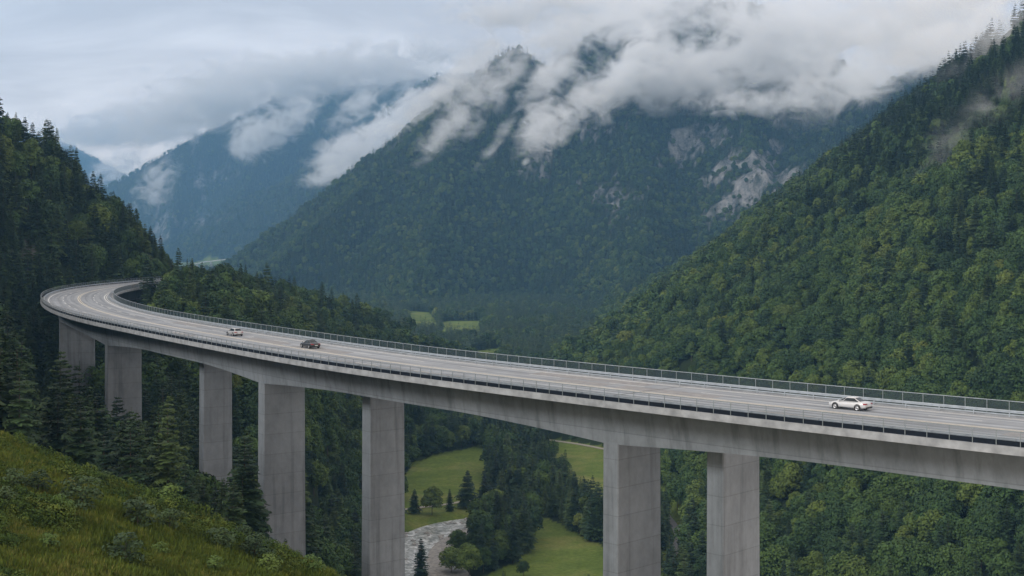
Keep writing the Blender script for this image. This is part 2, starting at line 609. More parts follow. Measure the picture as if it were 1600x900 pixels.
# ------------------------------------------------------------------ water, lanes on the valley floor
def ribbon(name, line, half, dz, material, follow=True, n=14):
    c = np.vstack([2 * line[0] - line[1], line, 2 * line[-1] - line[-2]])
    p = bspline(c, n)
    hw = np.interp(np.linspace(0, 1, len(p)), np.linspace(0, 1, len(line)), half)
    d = np.gradient(p, axis=0)
    d /= np.linalg.norm(d, axis=1)[:, None]
    nn = np.stack([d[:, 1], -d[:, 0]], 1)
    rows = [p + nn * hw[:, None] * k for k in (-1, -0.5, 0, 0.5, 1)]
    v = []
    for r in rows:
        z = ground_z(r[:, 0], r[:, 1]) + dz if follow else np.full(len(r), dz)
        v.append(np.stack([r[:, 0], r[:, 1], z], 1))
    v = np.stack(v, 1)
    k, m = v.shape[:2]
    idx = np.arange(k * m).reshape(k, m)
    q = np.stack([idx[:-1, :-1], idx[:-1, 1:], idx[1:, 1:], idx[1:, :-1]], -1).reshape(-1, 4)
    me = mesh_np(name, v.reshape(-1, 3), q, [material], smooth=True)
    return tag(link(bpy.data.objects.new(name, me)), kind="structure")


def water_material():
    m, n, l, b = mat("river_water")
    geo = n.new("ShaderNodeNewGeometry")
    a = n.new("ShaderNodeTexNoise")
    a.inputs['Scale'].default_value = 0.33
    a.inputs['Detail'].default_value = 6
    a.inputs['Roughness'].default_value = 0.7
    a.inputs['Distortion'].default_value = 1.2
    l.new(geo.outputs['Position'], a.inputs['Vector'])
    r = n.new("ShaderNodeValToRGB")
    e = r.color_ramp.elements
    e[0].position, e[0].color = 0.46, (0.15, 0.18, 0.165, 1)
    e[1].position, e[1].color = 0.60, (0.74, 0.77, 0.77, 1)
    l.new(a.outputs[0], r.inputs[0])
    l.new(r.outputs[0], b.inputs['Base Color'])
    b.inputs['Roughness'].default_value = 0.3
    bp = n.new("ShaderNodeBump")
    bp.inputs['Strength'].default_value = 0.6
    bp.inputs['Distance'].default_value = 0.4
    l.new(a.outputs[0], bp.inputs['Height'])
    l.new(bp.outputs[0], b.inputs['Normal'])
    return m


ribbon("river_water", RIVER, RIVER_HALF, VALLEY - 1.5, water_material(), follow=False)
GRAVEL = simple("river_gravel", (0.34, 0.335, 0.32), 0.95, var=0.3, scale=0.8)
LANE_M = simple("lane_asphalt", (0.21, 0.213, 0.218), 0.85, var=0.12, scale=0.5)
DIRT = simple("track_gravel", (0.34, 0.32, 0.27), 0.95, var=0.2, scale=0.6)
ribbon("road_lane", LANE, np.full(len(LANE), 1.7), 0.35, LANE_M, n=20)
ribbon("gravel_path", TRACK, np.full(len(TRACK), 1.4), 0.3, DIRT, n=20)
ribbon("meadow_path", TRACK2, np.full(len(TRACK2), 1.7), 0.3, DIRT, n=20)
# pale gravel bar beside the water
_bar = np.array([vp(742, 822), vp(712, 836), vp(698, 858), vp(704, 900), vp(708, 960)])
ribbon("gravel_ground", _bar, np.array([3.0, 6.0, 8.0, 8.0, 8.0]), VALLEY - 1.28, GRAVEL, follow=False)
# pale strip of the motorway far up the valley
_fr = np.array([P(298, 413, 4300), P(320, 408.5, 4250), P(340, 406, 4200), P(358, 404, 4150)])
mb = MB()
mb.sweep([[(p[0], p[1] + 9, p[2]), (p[0], p[1] - 9, p[2]), (p[0], p[1] - 9, p[2] - 3), (p[0], p[1] + 9, p[2] - 3)] for p in _fr])
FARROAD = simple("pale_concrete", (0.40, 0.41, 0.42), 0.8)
fv = empty("distant_viaduct", tuple(_fr[1]))
tag(fv, "small pale motorway bridge far up the valley beyond the wooded knoll", "bridge")
o = mb.build("deck", FARROAD, fv)
o.location = -Vector(_fr[1])
for k in (0.5, 1.5, 2.5):
    a, b = _fr[int(k)], _fr[int(k) + 1]
    c = (a + b) / 2
    m2 = MB()
    m2.box((c[0], c[1], c[2] - 5 - 24.5), (5, 12, 49.0))
    o = m2.build("pier", FARROAD, fv)
    o.location = -Vector(_fr[1])

# ------------------------------------------------------------------ trees
def leaf_material(name, stops, patch=0.5, rough=0.7):
    m, n, l, b = mat(name)
    oi = n.new("ShaderNodeObjectInfo")
    no = n.new("ShaderNodeTexNoise")
    no.inputs['Scale'].default_value = 0.012
    no.inputs['Detail'].default_value = 3
    l.new(oi.outputs['Location'], no.inputs['Vector'])
    a = n.new("ShaderNodeMath")
    a.operation = 'MULTIPLY_ADD'
    a.inputs[1].default_value = patch * 2.2
    a.inputs[2].default_value = -patch * 1.1
    l.new(no.outputs[0], a.inputs[0])
    s_ = n.new("ShaderNodeMath")
    s_.operation = 'ADD'
    l.new(oi.outputs['Random'], s_.inputs[0])
    l.new(a.outputs[0], s_.inputs[1])
    r = n.new("ShaderNodeValToRGB")
    e = r.color_ramp.elements
    while len(e) < len(stops):
        e.new(0.5)
    for k, (p, c) in enumerate(stops):
        e[k].position = p / 1.4
        e[k].color = (*c, 1)
    sh = n.new("ShaderNodeMath")
    sh.operation = 'MULTIPLY'
    sh.inputs[1].default_value = 1 / 1.4
    l.new(s_.outputs[0], sh.inputs[0])
    l.new(sh.outputs[0], r.inputs[0])
    # leaf to leaf variation inside one crown
    tc = n.new("ShaderNodeTexCoord")
    n2 = n.new("ShaderNodeTexNoise")
    n2.inputs['Scale'].default_value = 0.55
    n2.inputs['Detail'].default_value = 3
    l.new(tc.outputs['Object'], n2.inputs['Vector'])
    mr = n.new("ShaderNodeMapRange")
    mr.inputs['From Min'].default_value, mr.inputs['From Max'].default_value = 0.3, 0.7
    mr.inputs['To Min'].default_value, mr.inputs['To Max'].default_value = 0.72, 1.58
    l.new(n2.outputs[0], mr.inputs[0])
    vm = n.new("ShaderNodeVectorMath")
    vm.operation = 'SCALE'
    l.new(r.outputs[0], vm.inputs[0])
    l.new(mr.outputs[0], vm.inputs['Scale'])
    l.new(vm.outputs[0], b.inputs['Base Color'])
    b.inputs['Roughness'].default_value = rough
    b.inputs['Specular IOR Level'].default_value = 0.25
    return m


LEAF = leaf_material("broadleaf_leaves", [(0.0, (0.020, 0.046, 0.016)), (0.35, (0.034, 0.070, 0.018)), (0.70, (0.054, 0.096, 0.020)), (1.0, (0.086, 0.124, 0.023)), (1.26, (0.130, 0.145, 0.026)), (1.39, (0.17, 0.135, 0.03))])
NEEDLE = leaf_material("spruce_needles", [(0.0, (0.015, 0.035, 0.018)), (0.5, (0.028, 0.056, 0.023)), (0.85, (0.046, 0.080, 0.027)), (1.0, (0.068, 0.102, 0.031))], patch=0.35)
BARK = simple("bark", (0.085, 0.068, 0.052), 0.95, var=0.3, scale=3.0)
BRIGHT = leaf_material("light_leaves", [(0.0, (0.085, 0.145, 0.028)), (0.6, (0.125, 0.180, 0.034)), (1.0, (0.19, 0.20, 0.038))], patch=0.2)


def spruce_shape(seed, H=15.0, rad=2.9, whorls=30, per=7, near=True, bare=0.10):
    g = np.random.default_rng(seed)
    V, Fq = [], []

    def quad(a, b, c, d):
        k = len(V)
        V.extend((a, b, c, d))
        Fq.append((k, k + 1, k + 2, k + 3))
    lean = g.normal(0, 0.012, 2)
    for w in range(whorls):
        u = (w + g.random() * 0.7) / whorls
        h = H * (bare + (1 - bare) * u ** 0.92)
        rr = rad * (1 - u) ** 0.82 * (0.8 + 0.35 * g.random()) + 0.16
        if u < 0.12:
            rr *= 0.75 + 2 * u
        a0 = g.random() * 6.28
        for k in range(per):
            a = a0 + 6.283 * k / per + g.normal(0, 0.22)
            r = rr * (0.62 + 0.5 * g.random())
            ca, sa = math.cos(a), math.sin(a)
            ex = np.array([ca, sa, 0.0])
            et = np.array([-sa, ca, 0.0])
            base = np.array([lean[0] * h, lean[1] * h, h])
            slope = -0.30 + 0.55 * u + g.normal(0, 0.09)
            droop = 0.16 * (1 - u) + 0.03
            nseg = 3 if near else 1

            def pt(t, side=0.0, dz=0.0):
                return base + ex * (r * t) + et * side + np.array([0, 0, r * (slope * t - droop * t * t + 0.08 * t ** 3) + dz])
            wd = 0.30 * r + 0.12
            if near:
                ts = (0.08, 0.42, 0.74, 1.0)
                ws = (0.35, 1.0, 0.8, 0.08)
                for q in range(nseg):
                    for sgn in (-1, 1):
                        j = g.normal(0, 0.06)
                        quad(pt(ts[q]), pt(ts[q + 1]), pt(ts[q + 1] + 0.06, sgn * wd * ws[q + 1], -0.20 * wd + j), pt(ts[q] + 0.03, sgn * wd * ws[q], -0.26 * wd + j))
                for q in range(3):
                    t = 0.35 + 0.25 * q + 0.1 * g.random()
                    sgn = g.choice((-1, 1))
                    quad(pt(t), pt(t + 0.12), pt(t + 0.20, sgn * wd * 1.35, -0.45 * wd), pt(t + 0.08, sgn * wd * 1.1, -0.55 * wd))
            else:
                for sgn in (-1, 1):
                    quad(pt(0.05), pt(1.0), pt(0.95, sgn * wd * 0.9, -0.25 * wd), pt(0.2, sgn * wd * 1.3, -0.3 * wd))
    # the leader
    for k in range(3):
        a = 2.1 * k
        quad((0.05 * math.cos(a), 0.05 * math.sin(a), H * 0.95), (0, 0, H * 0.93), (0, 0, H * 1.02), (0.03, 0.0, H * 1.02))
    return np.array(V, float), np.array(Fq)


def broad_shape(seed, H=13.0, rad=4.6, lobes=13, leaves=1500, size=0.55, low=0.18):
    g = np.random.default_rng(seed)
    C, RR = [], []
    for k in range(lobes):
        u = (k + 0.5) / lobes
        z = H * (low + 0.14 + (0.86 - low - 0.14) * u ** 0.9)
        prof = math.sin(math.pi * min(1, 0.16 + 0.80 * (z / H - low) / (1 - low))) ** 0.7
        a = 2.4 * k + g.normal(0, 0.5)
        rr = rad * prof * (0.35 + 0.35 * g.random())
        if k == lobes - 1:
            rr *= 0.3
        C.append((rr * math.cos(a), rr * math.sin(a), z))
        RR.append(rad * (0.34 + 0.20 * g.random()) * (0.72 + 0.4 * prof))
    C, RR = np.array(C), np.array(RR)
    n = leaves
    w = RR ** 2
    li = g.choice(lobes, n, p=w / w.sum())
    d = g.normal(size=(n, 3))
    d /= np.linalg.norm(d, axis=1)[:, None]
    d[:, 2] = np.where(d[:, 2] < -0.35, -d[:, 2], d[:, 2])
    rad_k = 0.72 + 0.36 * g.random(n) ** 0.6
    p = C[li] + d * (RR[li] * rad_k)[:, None] * np.array([1, 1, 0.82])
    nor = d + g.normal(0, 0.42, (n, 3)) + np.array([0, 0, 0.35])
    nor /= np.linalg.norm(nor, axis=1)[:, None]
    t = np.cross(nor, g.normal(size=(n, 3)))
    t /= np.linalg.norm(t, axis=1)[:, None]
    bt = np.cross(nor, t)
    s = size * (0.6 + 0.8 * g.random(n))[:, None]
    a1, a2 = t * s, bt * s * 0.62
    V = np.stack([p - a1, p - a2 * 0.9 + a1 * 0.1, p + a1, p + a2 + a1 * 0.1], 1).reshape(-1, 3)
    return V, np.arange(4 * n).reshape(n, 4)


def trunk_mb(H, r0, top=0.9, limbs=0, seed=0, spread=2.0):
    g = np.random.default_rng(seed)
    m = MB()

    def tube(p0, p1, ra, rb, n=6):
        p0, p1 = np.array(p0, float), np.array(p1, float)
        d = (p1 - p0) / np.linalg.norm(p1 - p0)
        u = np.cross(d, (0.3, 1, 0.1))
        u /= np.linalg.norm(u)
        v = np.cross(d, u)
        m.sweep([[p + (u * math.cos(k * 6.283 / n) + v * math.sin(k * 6.283 / n)) * r for k in range(n)] for p, r in ((p0, ra), ((p0 + p1) / 2, (ra + rb) / 2), (p1, rb))])
    tube((0, 0, -0.8), (0, 0, H * top), r0, r0 * 0.12)
    for k in range(limbs):
        a = 2.4 * k + g.normal(0, 0.3)
        h = H * (0.25 + 0.45 * k / max(1, limbs))
        tube((0, 0, h), (spread * math.cos(a), spread * math.sin(a), h + H * 0.22), r0 * 0.45, r0 * 0.08, 5)
    return m


SPRUCE, BROAD, SPRUCE_FAR, BROAD_FAR = [], [], [], []
for k in range(6):
    Hs, rs = 15.0, (2.5, 3.3, 2.9, 2.2, 3.6, 2.8)[k]
    v, f = spruce_shape(10 + k, Hs, rs, whorls=(30, 27, 32, 34, 25, 22)[k], bare=(0.06, 0.12, 0.08, 0.05, 0.16, 0.10)[k])
    SPRUCE.append((mesh_np("crown", v, f, [NEEDLE]), trunk_mb(Hs, 0.20).mesh("trunk", BARK)))
for k in range(7):
    Hb, rb = (13, 12, 14, 12, 13, 11, 14)[k], (4.6, 5.0, 4.3, 5.2, 3.9, 4.6, 5.0)[k]
    v, f = broad_shape(30 + k, Hb, rb, lobes=(13, 15, 12, 16, 11, 14, 15)[k], leaves=2600, size=0.42)
    BROAD.append((mesh_np("crown", v, f, [LEAF]), trunk_mb(Hb, 0.22, 0.7, 6, k, rb * 0.5).mesh("trunk", BARK)))
for k in range(4):
    SPRUCE_FAR.append(spruce_shape(60 + k, 15.0, (2.4, 3.0, 2.7, 3.3)[k], whorls=13, per=6, near=False, bare=0.03))
    BROAD_FAR.append(broad_shape(80 + k, 12.5, (4.4, 4.9, 4.2, 5.1)[k], lobes=10, leaves=560, size=0.80))

# the bridge as the camera sees it, only used to keep trees from growing through it or hiding what is in plain view
BX = np.arange(0, 1601)
B_TOP = np.interp(BX, [0, 63, 64, 94, 170, 234, 250, 300, 400, 600, 800, 1000, 1200, 1400, 1600], [2000, 2000, 458, 448, 440, 437, 489, 495, 512, 537, 558, 577, 594, 611, 626])
B_BOT = np.interp(BX, [0, 63, 64, 80, 140, 225, 312, 403, 600, 800, 943, 1000, 1200, 1400, 1600], [2000, 2000, 478, 515, 535, 548, 572, 602, 626, 664, 700, 706, 727, 752, 780])
B_Y = 42000.0 / (np.interp(BX, [0, 64, 72, 83, 117, 161, 250, 300, 400, 600, 800, 1000, 1200, 1400, 1600], [469, 469, 480, 487, 497, 509, 527, 531, 553, 583, 611, 636, 659, 683, 703]) - 360)
B_SHOW = B_BOT + 8.0                                     # lowest row that must stay clear
for a, b, y in ((80, 146, 580), (152, 227, 640), (310, 364, 745), (408, 477, 850), (564, 634, 900), (940, 1035, 900), (1103, 1189, 900)):
    B_SHOW[a:b] = y


def hides_bridge(x, y, h, w, z):
    px, top = pix(x, y, z + h)
    hw = w * F / y
    a, b = int(max(0, px - hw)), int(min(1600, px + hw))
    if b <= a or b < 60:
        return False
    if y > B_Y[a:b + 1].max() + 26:
        return False
    mid = (a + b) // 2
    return (y < B_Y[mid] + 4 and top < B_SHOW[mid]) or top < B_SHOW[a] - hw or top < B_SHOW[b] - hw


# where trees stand: one jittered sheet of spots, denser near the camera
def tree_spots():
    g = np.random.default_rng(11)
    out = []
    y = 105.0
    while y < 12000:
        s = max(5.6, y * 0.0029)
        n = int(2 * math.tan(R(25.5)) * y / s)
        t = np.linspace(-math.tan(R(25.5)), math.tan(R(25.5)), max(2, n)) * y
        xs = t + g.uniform(-0.48, 0.48, len(t)) * s
        ys = y + g.uniform(-0.48, 0.48, len(t)) * s
        out.append(np.stack([xs, ys, np.full(len(t), s)], 1))
        y += s * 0.92
    return np.vstack(out)


sp = tree_spots()
tx, ty, ts = sp[:, 0], sp[:, 1], sp[:, 2]
tz = ground_z(tx, ty)
tzone = grid_at(ZON, tx, ty)
trock = grid_at(ROCK, tx, ty)
tvis = (tz + 24) / ty > grid_at(_runmax, tx, ty) - 0.003
keep = tvis & ((tzone != 1) | ((ty > 150) & (tx / ty < -0.155)))
keep &= ~(trock > (0.20 + 0.9 * rng.random(len(tx))))
low = tz < -98
keep &= ~(low & meadow_mask(tx, ty)) & ~(low & in_poly(tx, ty, BANK))
keep &= ~(low & (path_dist(tx, ty, RIVER) < 16)) & ~(low & (path_dist(tx, ty, _bar) < 9))
keep &= ~((ty < 900) & (path_dist(tx, ty, LANE) < 4.6))
keep &= ~(low & (ty < 900) & (path_dist(tx, ty, TRACK) < 9)) & ~((ty < 900) & (path_dist(tx, ty, TRACK2) < 7))
dd = deck_dist(tx, ty)
keep &= ~(dd < 5.5) & ~((dd < 15) & (tz > DECK - 16))
tx, ty, ts, tz, tzone, dd = tx[keep], ty[keep], ts[keep], tz[keep], tzone[keep], dd[keep]
N = len(tx)
zn = np.array(ZONES)
frac = {"valley_floor": 0.86, "left_hillside": 0.84, "wooded_knoll": 0.42, "main_mountain": 0.62, "side_mountain": 0.75, "far_mountain": 0.8, "distant_mountain": 0.8, "right_hillside": 0.24, "grass_hill": 0.86}
pc = np.array([frac[z] for z in ZONES])[tzone]
pc = pc + 0.9 * (fbm(tx / 75, ty / 75, 3) - 0.5)
rh = np.clip((tz + 10) / 160, 0, 0.6)
pc = np.where(zn[tzone] == "right_hillside", pc + rh, pc)
conif = rng.random(N) < pc
tsc = (0.58 + 0.78 * rng.random(N)) * np.clip(ts / 7.0, 1.0, 1.9) ** 0.75
tsc = np.where(conif, tsc * 1.05, tsc * 0.92)
ttall = np.where(conif, 15.0, 12.6) * tsc

# crowns keep to the height the slopes show against what lies behind them
OUTLINE = {"wooded_knoll": np.array([(205, 452), (245, 430), (262, 424), (290, 414), (330, 408), (400, 420), (460, 437), (520, 452), (600, 478), (640, 497), (700, 518), (745, 541), (790, 560)]),
           "left_hillside": np.array([(0, 126), (30, 150), (60, 186), (110, 232), (140, 286), (200, 332), (235, 368), (262, 412), (280, 430), (330, 440)])}
capok = np.ones(N, bool)
for nm, ol in OUTLINE.items():
    m = (zn[tzone] == nm) & (ty > 330)
    px_ = 800 + F * tx / ty
    ztop = -(np.interp(px_, ol[:, 0], ol[:, 1]) - HY + np.where(conif, rng.uniform(-20, 16, N), rng.uniform(-2, 20, N))) / F * ty
    f_ = np.clip((ztop - tz) / ttall, 0, 1)
    m &= (px_ > -20) & (px_ < 800)
    capok &= ~(m & (f_ < 0.38))
    tsc = np.where(m, tsc * f_, tsc)
    ttall = np.where(m, ttall * f_, ttall)
tx, ty, ts, tz, tzone, dd, conif, tsc, ttall = (a[capok] for a in (tx, ty, ts, tz, tzone, dd, conif, tsc, ttall))
N = len(tx)

# trees in front of the bridge stay below what the photograph shows of it
ok = np.ones(N, bool)
for i in np.where((ty < 620) & (tx < 230) & (tx > -260))[0]:
    w = (2.2 if conif[i] else 4.4) * tsc[i]
    k = 0
    while (hides_bridge(tx[i], ty[i], ttall[i], w, tz[i]) or (dd[i] < 14 and tz[i] + ttall[i] > DECK - 7)) and k < 4:
        tsc[i] *= 0.84
        ttall[i] *= 0.84
        w *= 0.84
        k += 1
    if k == 4 and (hides_bridge(tx[i], ty[i], ttall[i], w, tz[i]) or (dd[i] < 14 and tz[i] + ttall[i] > DECK - 7)):
        ok[i] = False
tx, ty, tz, tzone, tsc, ttall, conif, dd = (a[ok] for a in (tx, ty, tz, tzone, tsc, ttall, conif, dd))
N = len(tx)

# how much of each tree the camera sees (coarse coverage from near to far)
BW = 800
cov = np.zeros((450, BW), bool)
b_y = np.repeat(B_Y[::2][None, :BW], 450, 0)
rows = np.arange(450)[:, None] * 2
inside = (rows > B_TOP[::2][None, :BW]) & (rows < B_BOT[::2][None, :BW])
bdep = np.where(inside, b_y, 1e9)
order = np.argsort(ty)
seen = np.zeros(N, int)
gvis = (tz + ttall * 0.8) / ty > grid_at(_runmax, tx, ty) - 0.0005
for i in order:
    if ty[i] > 1500:
        break
    if not gvis[i]:
        continue
    px, pb = pix(tx[i], ty[i], tz[i])
    h = ttall[i] * F / ty[i] / 2
    w = (2.1 if conif[i] else 4.2) * tsc[i] * F / ty[i] / 2
    px, pb = px / 2, pb / 2
    a, b = int(max(0, px - w)), int(min(BW, px + w + 1))
    c, d = int(max(0, pb - h)), int(min(450, pb))
    if b <= a or d <= c:
        continue
    blk = cov[c:d, a:b]
    free = ~blk & (bdep[c:d, a:b] > ty[i])
    if conif[i]:
        yy = (np.arange(c, d)[:, None] - (pb - h)) / h
        free = free & (np.abs(np.arange(a, b)[None, :] - px) <= w * (0.15 + 0.85 * yy))
    seen[i] = free.sum()
    cov[c:d, a:b] |= free
pick = []
for kind in (True, False):
    idx = np.where((conif == kind) & (seen > 10))[0]
    pick.append(idx[np.argsort(-seen[idx])][:285 if kind else 292])
solo = np.zeros(N, bool)
solo[np.concatenate(pick)] = True


def add_tree(proto, x, y, z, sc, rz, name, label, cat, group=None, wide=1.0, crown_mat=None):
    t = empty(name, (x, y, z), rz)
    t.scale = (sc * wide, sc * wide, sc)
    tag(t, label, cat, group)
    c = link(bpy.data.objects.new("crown", proto[0]), t)
    if crown_mat is not None:
        c.material_slots[0].link = 'OBJECT'
        c.material_slots[0].material = crown_mat
    link(bpy.data.objects.new("trunk", proto[1]), t)
    return t


WHERE = {"left_hillside": ("on the steep wooded slope left of the motorway bridge", "slope left of the bridge"),
         "wooded_knoll": ("on the wooded knoll inside the bend of the bridge", "knoll inside the bend"),
         "right_hillside": ("on the broad wooded hillside right of the valley", "hillside right of the valley"),
         "valley_floor": ("in the woods on the valley floor below the bridge", "valley floor woods"),
         "main_mountain": ("at the foot of the misty mountain", "foot of the misty mountain")}


def tree_zone(i):
    z = ZONES[tzone[i]]
    px, py = pix(tx[i], ty[i], tz[i])
    by = B_Y[int(np.clip(px, 0, 1600))]
    if z == "left_hillside" and ty[i] < by and px > 0:
        return "below the bend of the bridge behind the grassy hill", "grove behind the grassy hill"
    if z == "right_hillside" and py - 40 > B_BOT[int(np.clip(px, 0, 1600))]:
        return "on the lower right hillside seen beneath the bridge deck", "right hillside under the bridge"
    if z == "wooded_knoll" and py - 40 > B_BOT[int(np.clip(px, 0, 1600))]:
        return "on the shaded slope seen between the bridge piers", "slope between the piers"
    return WHERE.get(z, WHERE["valley_floor"])


for i in np.where(solo)[0]:
    sp_ = bool(conif[i])
    where, short = tree_zone(i)
    proto = (SPRUCE if sp_ else BROAD)[rng.integers(6 if sp_ else 7)]
    base = 15.0 if sp_ else 12.6
    add_tree(proto, tx[i], ty[i], tz[i] - 0.3, tsc[i], rng.random() * 6.28, "spruce_tree" if sp_ else "broadleaf_tree",
             ("dark pointed spruce standing " if sp_ else "rounded green broadleaf tree growing ") + where,
             "tree", ("spruces: " if sp_ else "broadleaf trees: ") + short)


# the rest of the woods: one object per kind, trees set on the spots
def scatter(name, mats, shapes, xyz, scl, rotz, idx, label=None, smooth=False):
    pc = bpy.data.collections.new(name + "_shapes")
    for k, (v, f) in enumerate(shapes):
        o = bpy.data.objects.new("%s_shape_%02d" % (name, k), mesh_np("%s_shape_%02d" % (name, k), v, f, mats))
        pc.objects.link(o)
    me = bpy.data.meshes.new(name)
    me.vertices.add(len(xyz))
    me.vertices.foreach_set("co", np.asarray(xyz, np.float32).ravel())
    for an, ty_, arr, key in (("scl", 'FLOAT_VECTOR', scl, "vector"), ("rot", 'FLOAT_VECTOR', rotz, "vector")):
        me.attributes.new(an, ty_, 'POINT').data.foreach_set(key, np.asarray(arr, np.float32).ravel())
    me.attributes.new("idx", 'INT', 'POINT').data.foreach_set("value", np.asarray(idx, np.int32))
    o = link(bpy.data.objects.new(name, me))
    tag(o, label, kind="stuff")
    ng = bpy.data.node_groups.new(name, 'GeometryNodeTree')
    ng.interface.new_socket("Geometry", in_out='INPUT', socket_type='NodeSocketGeometry')
    ng.interface.new_socket("Geometry", in_out='OUTPUT', socket_type='NodeSocketGeometry')
    nn, ll = ng.nodes, ng.links
    gi, go = nn.new("NodeGroupInput"), nn.new("NodeGroupOutput")
    ci = nn.new("GeometryNodeCollectionInfo")
    ci.inputs['Collection'].default_value = pc
    ci.inputs['Separate Children'].default_value = True
    ci.inputs['Reset Children'].default_value = True
    ip = nn.new("GeometryNodeInstanceOnPoints")
    ip.inputs['Pick Instance'].default_value = True
    ll.new(gi.outputs[0], ip.inputs['Points'])
    ll.new(ci.outputs[0], ip.inputs['Instance'])
    for an, dt, sock in (("scl", 'FLOAT_VECTOR', 'Scale'), ("rot", 'FLOAT_VECTOR', 'Rotation'), ("idx", 'INT', 'Instance Index')):
        na = nn.new("GeometryNodeInputNamedAttribute")
        na.data_type = dt
        na.inputs['Name'].default_value = an
        ll.new(na.outputs[0], ip.inputs[sock])
    ll.new(ip.outputs[0], go.inputs[0])
    o.modifiers.new(name, 'NODES').node_group = ng
    return o


NEAR_LIMIT = 900.0
for kind, nm, mt, near_, far_ in ((True, "spruce_forest", NEEDLE, SPRUCE, SPRUCE_FAR), (False, "broadleaf_forest", LEAF, BROAD, BROAD_FAR)):
    sel = np.where((conif == kind) & ~solo)[0]
    shapes = []
    for me, _t in near_[:5]:
        v = np.empty(len(me.vertices) * 3, np.float32)
        me.vertices.foreach_get("co", v)
        f = np.empty(len(me.polygons) * 4, np.int32)
        me.loops.foreach_get("vertex_index", f)
        shapes.append((v.reshape(-1, 3), f.reshape(-1, 4)))
    nn_ = len(shapes)
    shapes += far_
    k = np.where(ty[sel] < NEAR_LIMIT, rng.integers(0, nn_, len(sel)), nn_ + rng.integers(0, len(far_), len(sel)))
    w = tsc[sel] * (0.9 + 0.3 * rng.random(len(sel)))
    scatter(nm, [mt], shapes, np.stack([tx[sel], ty[sel], tz[sel] - 0.4], 1), np.stack([w, w, tsc[sel] * rng.uniform(0.82, 1.22, len(sel))], 1),
            np.stack([rng.normal(0, 0.03, len(sel)), rng.normal(0, 0.03, len(sel)), rng.random(len(sel)) * 6.28], 1), k)
print("TREES", N, "solo", solo.sum(), "spruce", (conif & solo).sum(), "min seen", seen[solo].min())

# ------------------------------------------------------------------ viaduct
def concrete_material():
    m, n, l, b = mat("concrete")
    geo = n.new("ShaderNodeNewGeometry")
    sep = n.new("ShaderNodeSeparateXYZ")
    l.new(geo.outputs['Position'], sep.inputs[0])

    def noise(scale, vec_scale, detail=5, rough=0.6):
        mp = n.new("ShaderNodeMapping")
        mp.inputs['Scale'].default_value = vec_scale
        l.new(geo.outputs['Position'], mp.inputs[0])
        t = n.new("ShaderNodeTexNoise")
        t.inputs['Scale'].default_value = scale
        t.inputs['Detail'].default_value = detail
        t.inputs['Roughness'].default_value = rough
        l.new(mp.outputs[0], t.inputs['Vector'])
        return t

    def rng_(src, a, b_, lo, hi):
        t = n.new("ShaderNodeMapRange")
        t.inputs['From Min'].default_value, t.inputs['From Max'].default_value = a, b_
        t.inputs['To Min'].default_value, t.inputs['To Max'].default_value = lo, hi
        l.new(src, t.inputs[0])
        return t

    def mul(a, c):
        t = n.new("ShaderNodeMath")
        t.operation = 'MULTIPLY'
        l.new(a, t.inputs[0])
        l.new(c, t.inputs[1])
        return t
    big = rng_(noise(0.10, (1, 1, 0.5)).outputs[0], 0.3, 0.7, 0.76, 1.16)
    fine = rng_(noise(0.9, (1, 1, 0.7), 6, 0.7).outputs[0], 0.3, 0.7, 0.86, 1.10)
    streak = rng_(noise(0.75, (1, 1, 0.05), 4, 0.65).outputs[0], 0.50, 0.74, 1.0, 0.62)
    # pour joints every 3.4 m of height
    z = n.new("ShaderNodeMath")
    z.operation = 'MULTIPLY_ADD'
    z.inputs[1].default_value, z.inputs[2].default_value = 1 / 3.4, 40.13
    l.new(sep.outputs[2], z.inputs[0])
    fr = n.new("ShaderNodeMath")
    fr.operation = 'FRACT'
    l.new(z.outputs[0], fr.inputs[0])
    jt = rng_(fr.outputs[0], 0.0, 0.045, 0.72, 1.0)
    fl = n.new("ShaderNodeMath")
    fl.operation = 'FLOOR'
    l.new(z.outputs[0], fl.inputs[0])
    wn_ = n.new("ShaderNodeTexWhiteNoise")
    wn_.noise_dimensions = '1D'
    l.new(fl.outputs[0], wn_.inputs['W'])
    lift = rng_(wn_.outputs[0], 0, 1, 0.92, 1.07)
    f = mul(big.outputs[0], fine.outputs[0])
    f = mul(f.outputs[0], streak.outputs[0])
    f = mul(f.outputs[0], jt.outputs[0])
    f = mul(f.outputs[0], lift.outputs[0])
    vm = n.new("ShaderNodeVectorMath")
    vm.operation = 'SCALE'
    vm.inputs[0].default_value = (0.220, 0.246, 0.272)
    l.new(f.outputs[0], vm.inputs['Scale'])
    l.new(vm.outputs[0], b.inputs['Base Color'])
    b.inputs['Roughness'].default_value = 0.9
    b.inputs['Specular IOR Level'].default_value = 0.2
    return m


CONC = concrete_material()
PALE = simple("edge_beam_concrete", (0.31, 0.33, 0.35), 0.9, var=0.28, scale=0.8)
NS = len(ST)
OFF0 = np.array([at_s(s, 0) for s in ST])


def deck_rings(profile):
    """profile(i, W) -> list of (offset, z); returns rings along the whole deck"""
    rings = []
    for i in range(NS):
        W = WID[i]
        rings.append([(NEAR[i, 0] + o * NOR[i, 0], NEAR[i, 1] + o * NOR[i, 1], DECK + z) for o, z in profile(i, W)])
    return rings


def ray_meets(px, frac_w):
    """place along the deck (s) where a line at a share of the deck width lies on the bearing of a photo column"""
    L = NEAR + NOR * (WID * frac_w)[:, None]
    q = 800 + F * L[:, 0] / L[:, 1]
    k = np.where((np.diff(np.sign(q - px)) != 0) & (L[:-1, 1] < 460) & (L[:-1, 1] > 60))[0][0]
    t = (px - q[k]) / (q[k + 1] - q[k])
    return ST[k] + t * (ST[k + 1] - ST[k])


